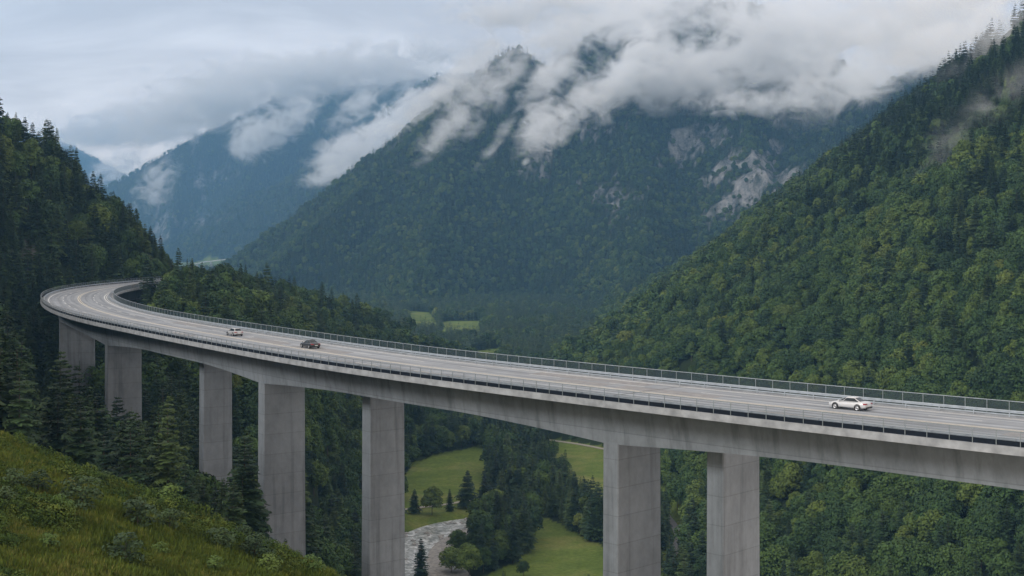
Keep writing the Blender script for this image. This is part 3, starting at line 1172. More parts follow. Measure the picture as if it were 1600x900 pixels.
# piers: photo left / right edge, front or rear row
PIERS = [(943, 1033, 0), (1105, 1187, 1), (403, 475, 0), (566, 632, 1), (155, 225, 0), (312, 362, 1), (81, 145, 0)]
PNAMES = ["front pier rising right of the green meadow", "rear pier behind the small valley lane", "front pier with a spruce at its left edge, second from the grassy hill",
          "rear pier standing left of the river", "front pier rising out of the spruce grove below the bend", "rear pier between the two front piers left of the river", "front pier under the tightest part of the bend"]
pier_s = []
for a, b, row in PIERS:
    c = (a + b) / 2
    if a == 81:
        L = NEAR + NOR * (WID * 0.44)[:, None]
        q = 800 + F * L[:, 0] / L[:, 1]
        k = np.where((L[:, 1] > 300) & (q < c))[0][0]
        pier_s.append(ST[k])
    else:
        pier_s.append(ray_meets(c, 0.455 if row == 0 else 0.66))
print("PIER S", np.round(pier_s, 1), "LEN", LEN)
front_s = sorted(pier_s[k] for k in (0, 2, 4, 6))
SUP = [front_s[0] - 76] + front_s + [front_s[-1] + 62, front_s[-1] + 124]


def girder_depth(s):
    d = min(abs(s - q) for q in SUP)
    return 4.6 + 1.25 * max(0.0, 1 - d / 30.0) ** 1.6


viaduct = empty("viaduct", (0, 0, 0))
tag(viaduct, "long curved grey concrete motorway bridge on tall slab piers across the valley", "bridge")


def deck_part(name, profile, material, parent=viaduct, smooth=False):
    m = MB()
    m.sweep(deck_rings(profile))
    return m.build(name, material, parent, smooth)


deck_part("deck_slab", lambda i, W: [(0.32, 0.0), (W + 1.1, 0.0), (W + 1.1, -0.42), (W - 2.9, -1.25), (4.4, -1.25), (0.32, -0.42)], CONC)
deck_part("box_girder", lambda i, W: [(4.45, -1.24), (W - 2.95, -1.24), (W - 3.5, -girder_depth(ST[i])), (5.0, -girder_depth(ST[i]))], CONC)
deck_part("edge_beam", lambda i, W: [(0.0, 0.16), (0.85, 0.16), (0.85, -0.02), (0.325, -0.03), (0.325, -0.62), (0.02, -0.62)], PALE)
deck_part("edge_beam", lambda i, W: [(W + 1.45, 0.16), (W + 1.43, -0.62), (W + 1.095, -0.62), (W + 1.095, -0.03), (W + 0.15, -0.02), (W + 0.15, 0.16)], PALE)

for (a, b, row), s, lab in zip(PIERS, pier_s, PNAMES):
    d, nn_, W = frame_s(s)
    fo = (0.455 if row == 0 else 0.66) * W
    c = at_s(s, fo)
    wpx = (b - a) / F * c[1]
    ray = np.array([c[0], c[1]]) / np.hypot(c[0], c[1])
    thick = 2.4
    f1 = abs(d[0] * ray[1] - d[1] * ray[0])
    f2 = abs(nn_[0] * ray[1] - nn_[1] * ray[0])
    blade = float(np.clip((wpx - thick * f1) / max(f2, 0.2), 5.5, 9.5))
    if a == 155:
        blade = 7.6
    top = -girder_depth(s) + 0.25
    zb = float(ground_z(np.array([c[0]]), np.array([c[1]]))[0]) - 4
    if row == 0:
        c = at_s(s, 4.95 + blade / 2)
    h = (DECK + top) - zb
    m = MB()
    rings = []
    for z, g in ((zb, 1 + 0.0016 * h), (zb + h * 0.5, 1 + 0.0006 * h), (DECK + top, 1.0)):
        hb, ht, ch = blade / 2 * g, thick / 2 * g, 0.12
        o8 = [(-hb + ch, -ht), (hb - ch, -ht), (hb, -ht + ch), (hb, ht - ch), (hb - ch, ht), (-hb + ch, ht), (-hb, ht - ch), (-hb, -ht + ch)]
        rings.append([(c[0] + u * nn_[0] + v * d[0], c[1] + u * nn_[1] + v * d[1], z) for u, v in o8])
    m.sweep(rings)
    o = m.build("pier", CONC, viaduct)
    o["label"] = lab
    print("PIER", a, np.round(c), "blade", round(blade, 1), "ground", round(zb))


# road surface with its markings
def road_material():
    m, n, l, b = mat("carriageway")
    uv = n.new("ShaderNodeUVMap")
    uv.uv_map = "across_along"
    geo = n.new("ShaderNodeNewGeometry")
    mp = n.new("ShaderNodeMapping")
    mp.inputs['Scale'].default_value = (1.1, 0.018, 1)
    l.new(uv.outputs[0], mp.inputs[0])
    t1 = n.new("ShaderNodeTexNoise")
    t1.inputs['Scale'].default_value = 1.0
    t1.inputs['Detail'].default_value = 5
    t1.inputs['Roughness'].default_value = 0.65
    l.new(mp.outputs[0], t1.inputs['Vector'])
    t2 = n.new("ShaderNodeTexNoise")
    t2.inputs['Scale'].default_value = 0.25
    t2.inputs['Detail'].default_value = 6
    l.new(geo.outputs['Position'], t2.inputs['Vector'])
    r = n.new("ShaderNodeValToRGB")
    e = r.color_ramp.elements
    e[0].position, e[0].color = 0.34, (0.196, 0.210, 0.226, 1)
    e[1].position, e[1].color = 0.62, (0.360, 0.386, 0.414, 1)
    l.new(t1.outputs[0], r.inputs[0])
    mr = n.new("ShaderNodeMapRange")
    mr.inputs['From Min'].default_value, mr.inputs['From Max'].default_value = 0.3, 0.7
    mr.inputs['To Min'].default_value, mr.inputs['To Max'].default_value = 0.88, 1.1
    l.new(t2.outputs[0], mr.inputs[0])
    vm = n.new("ShaderNodeVectorMath")
    vm.operation = 'SCALE'
    l.new(r.outputs[0], vm.inputs[0])
    l.new(mr.outputs[0], vm.inputs['Scale'])
    sx = n.new("ShaderNodeSeparateXYZ")
    l.new(uv.outputs[0], sx.inputs[0])
    ph = n.new("ShaderNodeMath")
    ph.operation = 'MULTIPLY_ADD'
    ph.inputs[1].default_value, ph.inputs[2].default_value = 2 * math.pi / 1.87, 0.7
    l.new(sx.outputs[0], ph.inputs[0])
    sn = n.new("ShaderNodeMath")
    sn.operation = 'SINE'
    l.new(ph.outputs[0], sn.inputs[0])
    tr = n.new("ShaderNodeMapRange")
    tr.inputs['From Min'].default_value, tr.inputs['From Max'].default_value = -1.0, 1.0
    tr.inputs['To Min'].default_value, tr.inputs['To Max'].default_value = 0.84, 1.06
    l.new(sn.outputs[0], tr.inputs[0])
    vm2 = n.new("ShaderNodeVectorMath")
    vm2.operation = 'SCALE'
    l.new(vm.outputs[0], vm2.inputs[0])
    l.new(tr.outputs[0], vm2.inputs['Scale'])
    l.new(vm2.outputs[0], b.inputs['Base Color'])
    b.inputs['Roughness'].default_value = 0.72
    b.inputs['Specular IOR Level'].default_value = 0.35
    return m


def strip(name, o0, o1, z, material, parent, s0=None, s1=None, dash=None, uv=False):
    """thin sheet following the deck between two offsets (functions of the width)"""
    V, Q, UVs = [], [], []
    spans = [(0.0, LEN - 3)] if dash is None else [(a, a + dash[0]) for a in np.arange(0, LEN - dash[1], dash[0] + dash[1])]
    for a, b in spans:
        ss = np.arange(a, b + 0.01, 2.5 if dash is None else (b - a) / 3)
        for k, s in enumerate(ss):
            W = float(np.interp(s, ST, WID))
            cols = np.linspace(o0(W), o1(W), 2)
            for c in cols:
                V.append(at_s(s, c, z))
                UVs.append((c, s))
            if k:
                n = len(V)
                Q.append((n - 4, n - 2, n - 1, n - 3))
    me = mesh_np(name, V, np.array(Q), [material])
    if uv:
        lay = me.uv_layers.new(name="across_along")
        li = np.empty(len(me.loops), np.int32)
        me.loops.foreach_get("vertex_index", li)
        lay.data.foreach_set("uv", np.array(UVs, np.float32)[li].ravel())
    return link(bpy.data.objects.new(name, me), parent)


ROAD_M = road_material()
PAINT = simple("road_paint", (0.70, 0.70, 0.68), 0.7, var=0.18, scale=1.5)
CREAM = simple("cream_road_paint", (0.72, 0.66, 0.54), 0.7, var=0.18, scale=1.5)
road = strip("road", lambda W: 0.83, lambda W: W + 0.17, 0.012, ROAD_M, None, uv=True)
tag(road, "grey four lane carriageway on top of the curved bridge", kind="structure")
for nm, fr_, hw, dash, mt in (("edge_line", 0.118, 0.13, None, PAINT), ("edge_line", 0.930, 0.13, None, PAINT), ("edge_line", 0.962, 0.08, None, PAINT),
                              ("median_line", 0.540, 0.13, None, CREAM), ("median_line", 0.566, 0.09, None, CREAM),
                              ("lane_dashes", 0.325, 0.10, (6, 9), PAINT), ("lane_dashes", 0.765, 0.10, (6, 9), PAINT)):
    o = strip(nm, lambda W: fr_ * W - hw, lambda W: fr_ * W + hw, 0.024, mt, road, dash=dash)

JOINT = simple("joint_steel", (0.14, 0.14, 0.142), 0.7)
for q in SUP[1:]:
    V_ = []
    for k, u in enumerate(np.linspace(0, 1, 6)):
        for e_ in (-0.13, 0.13):
            W = float(np.interp(q, ST, WID))
            V_.append(at_s(q + e_, 0.86 + u * (W - 0.75), 0.032))
    o = link(bpy.data.objects.new("expansion_joint", mesh_np("expansion_joint", V_, np.array([(2 * k, 2 * k + 1, 2 * k + 3, 2 * k + 2) for k in range(5)]), [JOINT])), road)
PATCH = simple("asphalt_repair", (0.262, 0.26, 0.26), 0.85, var=0.2, scale=1.0)
gp = np.random.default_rng(9)
for k in range(16):
    q, ln_, fo_ = gp.uniform(40, 330), gp.uniform(6, 26), gp.choice((0.17, 0.34, 0.58, 0.78))
    strip_v = []
    for e_ in np.linspace(0, ln_, 6):
        W = float(np.interp(q + e_, ST, WID))
        for o_ in (fo_ * W + 0.2, fo_ * W + gp.uniform(2.9, 3.1)):
            strip_v.append(at_s(q + e_, o_, 0.0145 + 0.0005 * k))
    link(bpy.data.objects.new("repair_patch", mesh_np("repair_patch", strip_v, np.array([(2 * j, 2 * j + 1, 2 * j + 3, 2 * j + 2) for j in range(5)]), [PATCH])), road)

# railings and guardrails along both edges
STEEL = simple("railing_steel", (0.30, 0.345, 0.37), 0.45, 0.5, var=0.1, scale=1.0)
GALV = simple("galvanised_steel", (0.44, 0.49, 0.54), 0.45, 0.45, var=0.14, scale=1.2)
NAVY = simple("dark_panel", (0.007, 0.011, 0.018), 0.7, var=0.25, scale=0.6, spec=0.15)


def mesh_screen(name, col, cover):
    m, n, l, b = mat(name)
    b.inputs['Base Color'].default_value = (*col, 1)
    b.inputs['Roughness'].default_value = 0.6
    geo = n.new("ShaderNodeNewGeometry")
    no = n.new("ShaderNodeTexNoise")
    no.inputs['Scale'].default_value = 0.3
    l.new(geo.outputs['Position'], no.inputs['Vector'])
    mr = n.new("ShaderNodeMapRange")
    mr.inputs['To Min'].default_value, mr.inputs['To Max'].default_value = cover * 0.85, min(1, cover * 1.15)
    l.new(no.outputs[0], mr.inputs[0])
    l.new(mr.outputs[0], b.inputs['Alpha'])
    return m


SCREEN_FAR = mesh_screen("dark_wire_mesh", (0.022, 0.042, 0.050), 0.72)
SCREEN_NEAR = mesh_screen("fine_wire_mesh", (0.16, 0.20, 0.23), 0.16)


def box_rings(o0, o1, z0, z1):
    return lambda i, W: [(o0(W), z0), (o1(W), z0), (o1(W), z1), (o0(W), z1)]


def line_of_posts(parent, off, z0, z1, spacing, size, material, name="post"):
    """posts one by one where they show largest, the far remainder as one part"""
    proto = None
    rest = MB()
    ss = np.arange(2.0, LEN - 4, spacing)
    show = []
    for s in ss:
        W = float(np.interp(s, ST, WID))
        p = at_s(s, off(W))
        px = 800 + F * p[0] / p[1]
        show.append((p[1] if -10 < px < 1610 else 1e6, s))
    show.sort()
    singles = set(s for _, s in show[:98])
    for _, s in show:
        if _ >= 1e6:
            continue
        d, nn_, W = frame_s(s)
        p = at_s(s, off(W))
        rz = math.atan2(d[1], d[0])
        if s in singles:
            if proto is None:
                m = MB()
                m.box((0, 0, (z1 - z0) / 2), (size, size, z1 - z0))
                proto = m.mesh(name, material)
            o = link(bpy.data.objects.new(name, proto), parent)
            o.location = (p[0], p[1], DECK + z0)
            o.rotation_euler = (0, 0, rz)
        else:
            rest.box((p[0], p[1], DECK + (z0 + z1) / 2), (size, size, z1 - z0), rz)
    if rest.v:
        r = rest.build("far_" + name + "_row", material, parent)
        r["kind"] = "stuff"


def panel(name, off, z0, z1, material, parent):
    V, Q = [], []
    for i in range(NS):
        o = off(WID[i])
        for z in (z0, z1):
            V.append((NEAR[i, 0] + o * NOR[i, 0], NEAR[i, 1] + o * NOR[i, 1], DECK + z))
        if i:
            n = len(V)
            Q.append((n - 4, n - 2, n - 1, n - 3))
    return link(bpy.data.objects.new(name, mesh_np(name, V, np.array(Q), [material])), parent)


near_rail = empty("railing")
tag(near_rail, "thin grey mesh railing with a dark foot panel along the outer edge facing the camera", "railing", "railings along the bridge edges")
deck_part("top_rail", box_rings(lambda W: 0.09, lambda W: 0.17, 1.52, 1.58), STEEL, near_rail)
deck_part("mid_rail", box_rings(lambda W: 0.11, lambda W: 0.15, 1.03, 1.06), STEEL, near_rail)
deck_part("foot_panel", box_rings(lambda W: 0.19, lambda W: 0.23, 0.18, 0.66), NAVY, near_rail)
panel("wire_mesh", lambda W: 0.135, 0.68, 1.51, SCREEN_NEAR, near_rail)
line_of_posts(near_rail, lambda W: 0.10, -0.25, 1.55, 2.2, 0.062, STEEL)

far_rail = empty("railing")
tag(far_rail, "dark mesh railing with pale top rail along the inner edge beyond the far lane", "railing", "railings along the bridge edges")
deck_part("top_rail", box_rings(lambda W: W + 1.21, lambda W: W + 1.28, 1.55, 1.61), GALV, far_rail)
panel("wire_mesh", lambda W: W + 1.245, 0.17, 1.545, SCREEN_FAR, far_rail)
line_of_posts(far_rail, lambda W: W + 1.20, 0.15, 1.58, 2.5, 0.06, STEEL)


def w_beam(off, sgn):
    def prof(i, W):
        o = off(W)
        out = [(0.00, 0.46), (0.06, 0.49), (0.06, 0.57), (0.0, 0.61), (0.06, 0.66), (0.06, 0.74), (0.0, 0.77)]
        a = [(o + sgn * u, z) for u, z in out]
        b_ = [(o + sgn * (u - 0.025), z) for u, z in out[::-1]]
        return a + b_
    return prof


near_guard = empty("guardrail")
tag(near_guard, "pale steel guardrail just inside the railing nearest the camera", "guardrail", "guardrails on the bridge")
deck_part("beam", w_beam(lambda W: 1.05, 1), GALV, near_guard)
line_of_posts(near_guard, lambda W: 0.97, 0.02, 0.75, 4.0, 0.10, GALV)
far_guard = empty("guardrail")
tag(far_guard, "bluish steel guardrail along the far lane in front of the dark mesh railing", "guardrail", "guardrails on the bridge")
deck_part("beam", w_beam(lambda W: W - 0.05, -1), GALV, far_guard)
deck_part("lower_beam", box_rings(lambda W: W + 0.02, lambda W: W + 0.08, 0.20, 0.33), GALV, far_guard)
line_of_posts(far_guard, lambda W: W + 0.03, 0.02, 0.75, 4.0, 0.10, GALV)

# ------------------------------------------------------------------ cars
TYRE = simple("tyre_rubber", (0.018, 0.018, 0.019), 0.85, var=0.2)
RIM = simple("alloy_rim", (0.45, 0.46, 0.48), 0.3, 0.8, var=0.1)
GLASS = simple("car_glass", (0.020, 0.028, 0.034), 0.12, var=0.1, spec=0.35)
REDLAMP = simple("tail_lamp_lens", (0.26, 0.010, 0.02), 0.3, var=0.1)
CLEARLAMP = simple("head_lamp_lens", (0.62, 0.65, 0.68), 0.12, var=0.05)
BLACKTRIM = simple("black_trim", (0.02, 0.02, 0.021), 0.55, var=0.2)
PLATE = simple("number_plate", (0.72, 0.72, 0.70), 0.5, var=0.04)


def car_paint(name, col, metal):
    m, n, l, b = mat(name)
    b.inputs['Base Color'].default_value = (*col, 1)
    b.inputs['Metallic'].default_value = metal
    b.inputs['Roughness'].default_value = 0.35
    b.inputs['Coat Weight'].default_value = 0.8
    b.inputs['Coat Roughness'].default_value = 0.05
    return m


def shell(stations, n=18):
    """rounded body: stations are (x, half width, bottom z, top z, shoulder)"""
    rings = []
    for x, w, z0, z1, sh in stations:
        ring = []
        for k in range(n):
            a = 2 * math.pi * k / n
            c, si = math.cos(a), math.sin(a)
            e = 0.42
            y = w * math.copysign(abs(c) ** e, c)
            z = (z0 + z1) / 2 + (z1 - z0) / 2 * math.copysign(abs(si) ** e, si)
            if si > 0:
                y *= 1 - sh * si * si
            ring.append((x, y, z))
        rings.append(ring)
    return rings


def make_car(name, label, paint, x, y, z, rz, high=1.45, hatch=False):
    """front looks along local +X"""
    t = empty(name, (x, y, z), rz)
    tag(t, label, "car", "cars driving across the bridge")
    mb = MB()
    mb.sweep(shell([(-2.36, 0.62, 0.42, 0.66, .05), (-2.30, 0.80, 0.30, 0.88, .10), (-2.05, 0.88, 0.25, 0.98, .13), (-1.5, 0.905, 0.22, 1.00, .13), (-0.8, 0.91, 0.21, 0.97, .13),
                    (0.0, 0.91, 0.21, 0.95, .13), (0.8, 0.905, 0.21, 0.93, .14), (1.35, 0.895, 0.22, 0.87, .16), (1.95, 0.86, 0.24, 0.77, .20), (2.25, 0.76, 0.27, 0.68, .20), (2.37, 0.56, 0.34, 0.58, .10)]))
    # cabin: rings from belt line to roof
    zb, zt = 0.90, high
    back = -2.05 if hatch else -1.86
    n = 28

    def cab(u, k, grow=0.0):
        xr = back + ((-0.82 if not hatch else -1.50) - back) * u ** 0.95
        xf = 1.22 + (0.16 - 1.22) * u
        w = 0.815 + (0.60 - 0.815) * u ** 1.3 + grow
        a = 2 * math.pi * (k + 0.5) / n
        c, si = math.cos(a), math.sin(a)
        e = 0.36
        cx, hx = (xr + xf) / 2, (xf - xr) / 2 + grow
        return (cx + hx * math.copysign(abs(c) ** e, c), w * math.copysign(abs(si) ** e, si), zb + (zt - 0.07 - zb) * u + (0.0))
    us = [0, 0.25, 0.5, 0.75, 0.92, 1.0]
    rings = [[cab(u, k) for k in range(n)] for u in us]
    rings.append([((p[0] + 0.47) * 0.86 - 0.47, p[1] * 0.86, zt - 0.015) for p in rings[-1]])
    rings.append([((p[0] + 0.47) * 0.45 - 0.47, p[1] * 0.45, zt) for p in rings[-2]])
    mb.sweep(rings)
    body = mb.build("body", paint, t, smooth=True)

    def pane(nm, k0, k1, u0, u1):
        g = MB()
        rr = [[cab(u, k, 0.012) for k in np.linspace(k0, k1, 7)] for u in np.linspace(u0, u1, 4)]
        g.sweep(rr, closed=False, cap=False)
        o = g.build(nm, GLASS, t, smooth=True)
        return o
    pane("windscreen", -2.6, 1.6, 0.10, 0.93)
    pane("rear_window", 11.4, 15.6, 0.22, 0.92)
    for sgn in (0, 1):
        for k0, k1 in ((3.0, 5.4), (5.75, 9.6)):
            a, b = (k0, k1) if sgn == 0 else (27 - k0, 27 - k1)
            pane("side_window", a, b, 0.16, 0.88)
    for sx in (-1.38, 1.36):
        for sy in (-1, 1):
            w = MB()
            w.lathe([(0.20, -0.10), (0.30, -0.105), (0.325, -0.07), (0.325, 0.07), (0.30, 0.105), (0.20, 0.10)], (0, 0, 0), n=22)
            wo = link(bpy.data.objects.new("wheel", w.mesh("wheel", TYRE, True)), t)
            wo.location = (sx, sy * 0.84, 0.325)
            r = MB()
            r.lathe([(0.0, 0.115 * sy), (0.07, 0.115 * sy), (0.08, 0.085 * sy), (0.20, 0.100 * sy), (0.225, 0.112 * sy)], (0, 0, 0), n=20)
            r.build("rim", RIM, wo, True)
            a = MB()
            a.lathe([(0.33, 0.0), (0.40, 0.0), (0.40, 0.022 * sy), (0.33, 0.022 * sy)], (sx, sy * 0.893, 0.345), n=24)
            a.build("wheel_arch", BLACKTRIM, t)
    for sy in (-1, 1):
        m = MB()
        m.sweep([[(-2.335, sy * 0.80, 0.70), (-2.06, sy * 0.905, 0.72), (-2.06, sy * 0.90, 0.86), (-2.335, sy * 0.77, 0.84)], [(-2.375, sy * 0.42, 0.71), (-2.30, sy * 0.42, 0.71), (-2.30, sy * 0.42, 0.83), (-2.355, sy * 0.42, 0.83)]])
        m.build("tail_light", REDLAMP, t)
        m = MB()
        m.sweep([[(2.30, sy * 0.52, 0.56), (2.30, sy * 0.52, 0.66), (2.2, sy * 0.5, 0.68)], [(1.98, sy * 0.855, 0.60), (1.95, sy * 0.855, 0.72), (1.85, sy * 0.84, 0.74)]])
        m.build("headlight", CLEARLAMP, t)
        m = MB()
        m.box((0.86, sy * 0.97, 1.0), (0.13, 0.22, 0.14), 0, 0.8)
        m.build("wing_mirror", paint, t)
    m = MB()
    m.box((-2.335, 0, 0.36), (0.10, 1.36, 0.16))
    m.build("rear_bumper_trim", BLACKTRIM, t)
    m = MB()
    m.box((-2.378, 0, 0.56), (0.02, 0.52, 0.11))
    m.build("number_plate", PLATE, t)
    m = MB()
    m.box((2.33, 0, 0.40), (0.10, 0.9, 0.18))
    m.build("front_grille", BLACKTRIM, t)
    return t


def car_at(px, py):
    Y = F * -DECK / (py - HY)
    q = np.array([(px - 800) / F * Y, Y])
    k = np.argmin(((CEN - q) ** 2).sum(1))
    s = ST[k]
    o = float((q - NEAR[k]) @ NOR[k])
    return s, min(o, WID[k] - 2.2)


for (px, py), pt, lab, kw in (((1331, 639.5), car_paint("white_paint", (0.60, 0.62, 0.64), 0.1), "white saloon car driving alone on the right stretch of the bridge", {}),
                              ((487, 544), car_paint("dark_paint", (0.012, 0.014, 0.019), 0.0), "dark saloon car on the bridge ahead of the white car", {}),
                              ((370, 525), car_paint("silver_paint", (0.42, 0.43, 0.44), 0.3), "silver grey car farthest along the bridge towards the bend", {"hatch": True, "high": 1.5})):
    s, o = car_at(px, py)
    d, nn_, W = frame_s(s)
    p = at_s(s, o, 0.013)
    print("CAR", px, "s", round(s, 1), "o", round(o, 1), "of", round(W, 1))
    make_car("car", lab, pt, p[0], p[1], p[2], math.atan2(d[1], d[0]), **kw)
import bmesh

# ------------------------------------------------------------------ single trees down on the valley floor
def floor_tree(px, py, hpx, sp_, k, label, name=None, group=None, bright=False, wide=1.0):
    x, y = vp(px, py)
    z = float(ground_z(np.array([x]), np.array([y]))[0])
    y2 = F * (-z) / (py - HY)
    x, y = (px - 800) / F * y2, y2
    h = hpx * y / F
    sc = h / (15.3 if sp_ else 12.6)
    return add_tree((SPRUCE if sp_ else BROAD)[k], x, y, z - 0.2, sc, k * 1.7 + px, name or ("spruce_tree" if sp_ else "broadleaf_tree"), label, "tree", group, wide, BRIGHT if bright else None)


SOLO = [
    (648, 802, 40, 1, 1, "dark spruce beside the pier on the far river bank, left end of the row"),
    (675, 808, 46, 0, 2, "low rounded tree on the far river bank, second in the row"),
    (703, 800, 38, 1, 0, "small slim spruce on the far river bank between the rounded tree and the tall one"),
    (730, 794, 62, 1, 4, "tallest spruce of the row on the far river bank below the left meadow"),
    (756, 800, 62, 1, 2, "broad spruce at the right end of the row on the far river bank"),
    (876, 745, 32, 0, 1, "small lone dark tree standing in the middle of the right meadow"),
    (658, 905, 66, 1, 0, "lone spruce in front of the river at the bottom edge of the picture"),
    (894, 828, 66, 1, 2, "pointed spruce at the lower edge of the right meadow left of the big pier"),
    (866, 808, 54, 1, 5, "spruce at the lower edge of the right meadow beside the dense tree belt"),
    (936, 842, 92, 1, 1, "tall dark spruce close beside the front pier at the meadow edge"),
    (915, 836, 40, 1, 3, "low spruce between two taller ones at the lower edge of the right meadow"),
    (705, 900, 48, 0, 3, "light green leafy tree on the near river bank, left one of three"),
    (716, 868, 46, 0, 5, "leafy tree on the near river bank behind two lighter ones"),
    (733, 905, 52, 0, 6, "light green leafy tree on the near river bank, right one of three"),
    (1078, 872, 58, 0, 1, "leafy tree covering the bend of the small lane between the two right piers"),
    (1070, 905, 30, 0, 4, "bushy low tree beside the small lane at the bottom edge of the picture"),
    (1090, 838, 60, 0, 6, "rounded tree right of the small lane behind the bend tree"),
    (818, 902, 26, 0, 0, "low dark bush at the bottom edge of the lower meadow"),
]
for k, (px, py, hp, sp_, kk, lab) in enumerate(SOLO):
    floor_tree(px, py, hp, bool(sp_), kk, lab, bright=lab.startswith("light"), wide=1.3 if sp_ else 1.1)
_g = np.random.default_rng(5)
for k in range(54):                                      # the dark belt of trees between the two meadows
    t = _g.random()
    cx = np.interp(t, [0, 0.35, 0.7, 1.0], [802, 800, 797, 792])
    hw = np.interp(t, [0, 0.35, 0.7, 1.0], [34, 36, 36, 30])
    py = np.interp(t, [0, 1.0], [715, 880])
    px = cx + _g.uniform(-1, 1) * hw
    sp_ = _g.random() < 0.88
    hp = np.interp(t, [0, 1], [48, 84]) * _g.uniform(0.75, 1.15) * (1 if sp_ else 0.85)
    floor_tree(px, py, hp, sp_, int(_g.integers(6)), ("dark spruce" if sp_ else "leafy tree") + " in the dense belt of trees between the two valley meadows", group="tree belt between the meadows: " + ("spruces" if sp_ else "leafy trees"))
for k, (px, py, hp, sp_) in enumerate(((852, 790, 50, 1), (848, 770, 46, 0), (860, 778, 44, 1), (878, 815, 40, 1), (924, 846, 56, 1))):
    floor_tree(px, py, hp, bool(sp_), k, "tree in the thin row along the lower edge of the right meadow", group="trees along the lower edge of the right meadow")

# grove below the bend, between the grassy hill and the bridge
for k, (px, top) in enumerate(((12, 470), (34, 505), (56, 492), (76, 512), (94, 540), (108, 525), (124, 560), (138, 592), (152, 604), (168, 640), (188, 652), (206, 636), (226, 642), (240, 628), (258, 640), (276, 688), (292, 702), (20, 560), (48, 570), (84, 590), (112, 610), (66, 610), (132, 650), (30, 620), (98, 650))):
    best = None
    for Y in np.arange(190.0, 330.0, 6.0):
        x = (px - 800) / F * Y
        z = float(ground_z(np.array([x]), np.array([Y]))[0])
        h = -(top - HY) / F * Y - z
        if 8.0 < h < 22.0 and (best is None or abs(h - 15) < best[0]):
            best = (abs(h - 15), x, Y, z, h)
    if best and float(deck_dist(best[1], best[2])[0]) > 5:
        add_tree(SPRUCE[(k * 5) % 6], best[1], best[2], best[3] - 0.3, best[4] / 15.3, k * 1.1, "spruce_tree", "dark spruce crowded in the grove below the bend, beneath the leftmost piers", "tree", "spruces: grove under the leftmost piers", 1.12)

# spruces beside the grassy hill, in front of the second front pier
for px, py, hp, Y, kk, lab in ((382, 838, 172, 172, 2, "tall dark spruce touching the left edge of the second front pier"), (346, 822, 78, 168, 3, "slim spruce on the hill edge just left of the tall dark one"),
                               (318, 808, 58, 165, 1, "bushy young spruce at the edge of the grassy hill below the rear pier"), (404, 846, 92, 180, 2, "spruce half hidden behind the tall dark one at the pier"),
                               (455, 884, 26, 150, 0, "tiny spruce at the foot of the second front pier")):
    x = (px - 800) / F * Y
    z = -(py - HY) / F * Y
    h = hp * Y / F
    add_tree(SPRUCE[kk], x, Y, z - 1.5, (h + 1.5) / 15.3, px, "spruce_tree", lab, "tree", None, 1.15)

# ------------------------------------------------------------------ grass and shrubs on the near hill
def tuft(seed, n=34, h=0.42, spread=0.34, w=0.020):
    g = np.random.default_rng(seed)
    V, Q = [], []
    for k in range(n):
        a, r = g.random() * 6.28, spread * g.random() ** 0.6
        x, y = r * math.cos(a), r * math.sin(a)
        hh = h * (0.45 + 0.75 * g.random())
        b = g.random() * 6.28
        lx, ly = 0.5 * hh * g.random() * math.cos(a), 0.5 * hh * g.random() * math.sin(a)
        dx, dy = w * math.cos(b), w * math.sin(b)
        i = len(V)
        V += [(x - dx, y - dy, -0.03), (x + dx, y + dy, -0.03), (x + lx * .5 + dx * .8, y + ly * .5 + dy * .8, hh * .6), (x + lx * .5 - dx * .8, y + ly * .5 - dy * .8, hh * .6),
              (x + lx + dx * .15, y + ly + dy * .15, hh), (x + lx - dx * .15, y + ly - dy * .15, hh)]
        Q += [(i, i + 1, i + 2, i + 3), (i + 3, i + 2, i + 4, i + 5)]
    return np.array(V), np.array(Q)


def hill_leaf(name, stops, scale):
    m, n, l, b = mat(name)
    oi = n.new("ShaderNodeObjectInfo")
    no = n.new("ShaderNodeTexNoise")
    no.inputs['Scale'].default_value = scale
    no.inputs['Detail'].default_value = 5
    no.inputs['Roughness'].default_value = 0.65
    l.new(oi.outputs['Location'], no.inputs['Vector'])
    a = n.new("ShaderNodeMath")
    a.operation = 'MULTIPLY_ADD'
    a.inputs[1].default_value = 0.34
    l.new(oi.outputs['Random'], a.inputs[0])
    s2 = n.new("ShaderNodeMath")
    s2.operation = 'SUBTRACT'
    s2.inputs[1].default_value = 0.17
    l.new(no.outputs[0], s2.inputs[0])
    l.new(s2.outputs[0], a.inputs[2])
    r = n.new("ShaderNodeValToRGB")
    e = r.color_ramp.elements
    while len(e) < len(stops):
        e.new(0.5)
    for k, (p, c) in enumerate(stops):
        e[k].position = p
        e[k].color = (*c, 1)
    l.new(a.outputs[0], r.inputs[0])
    l.new(r.outputs[0], b.inputs['Base Color'])
    b.inputs['Roughness'].default_value = 0.85
    b.inputs['Specular IOR Level'].default_value = 0.15
    return m


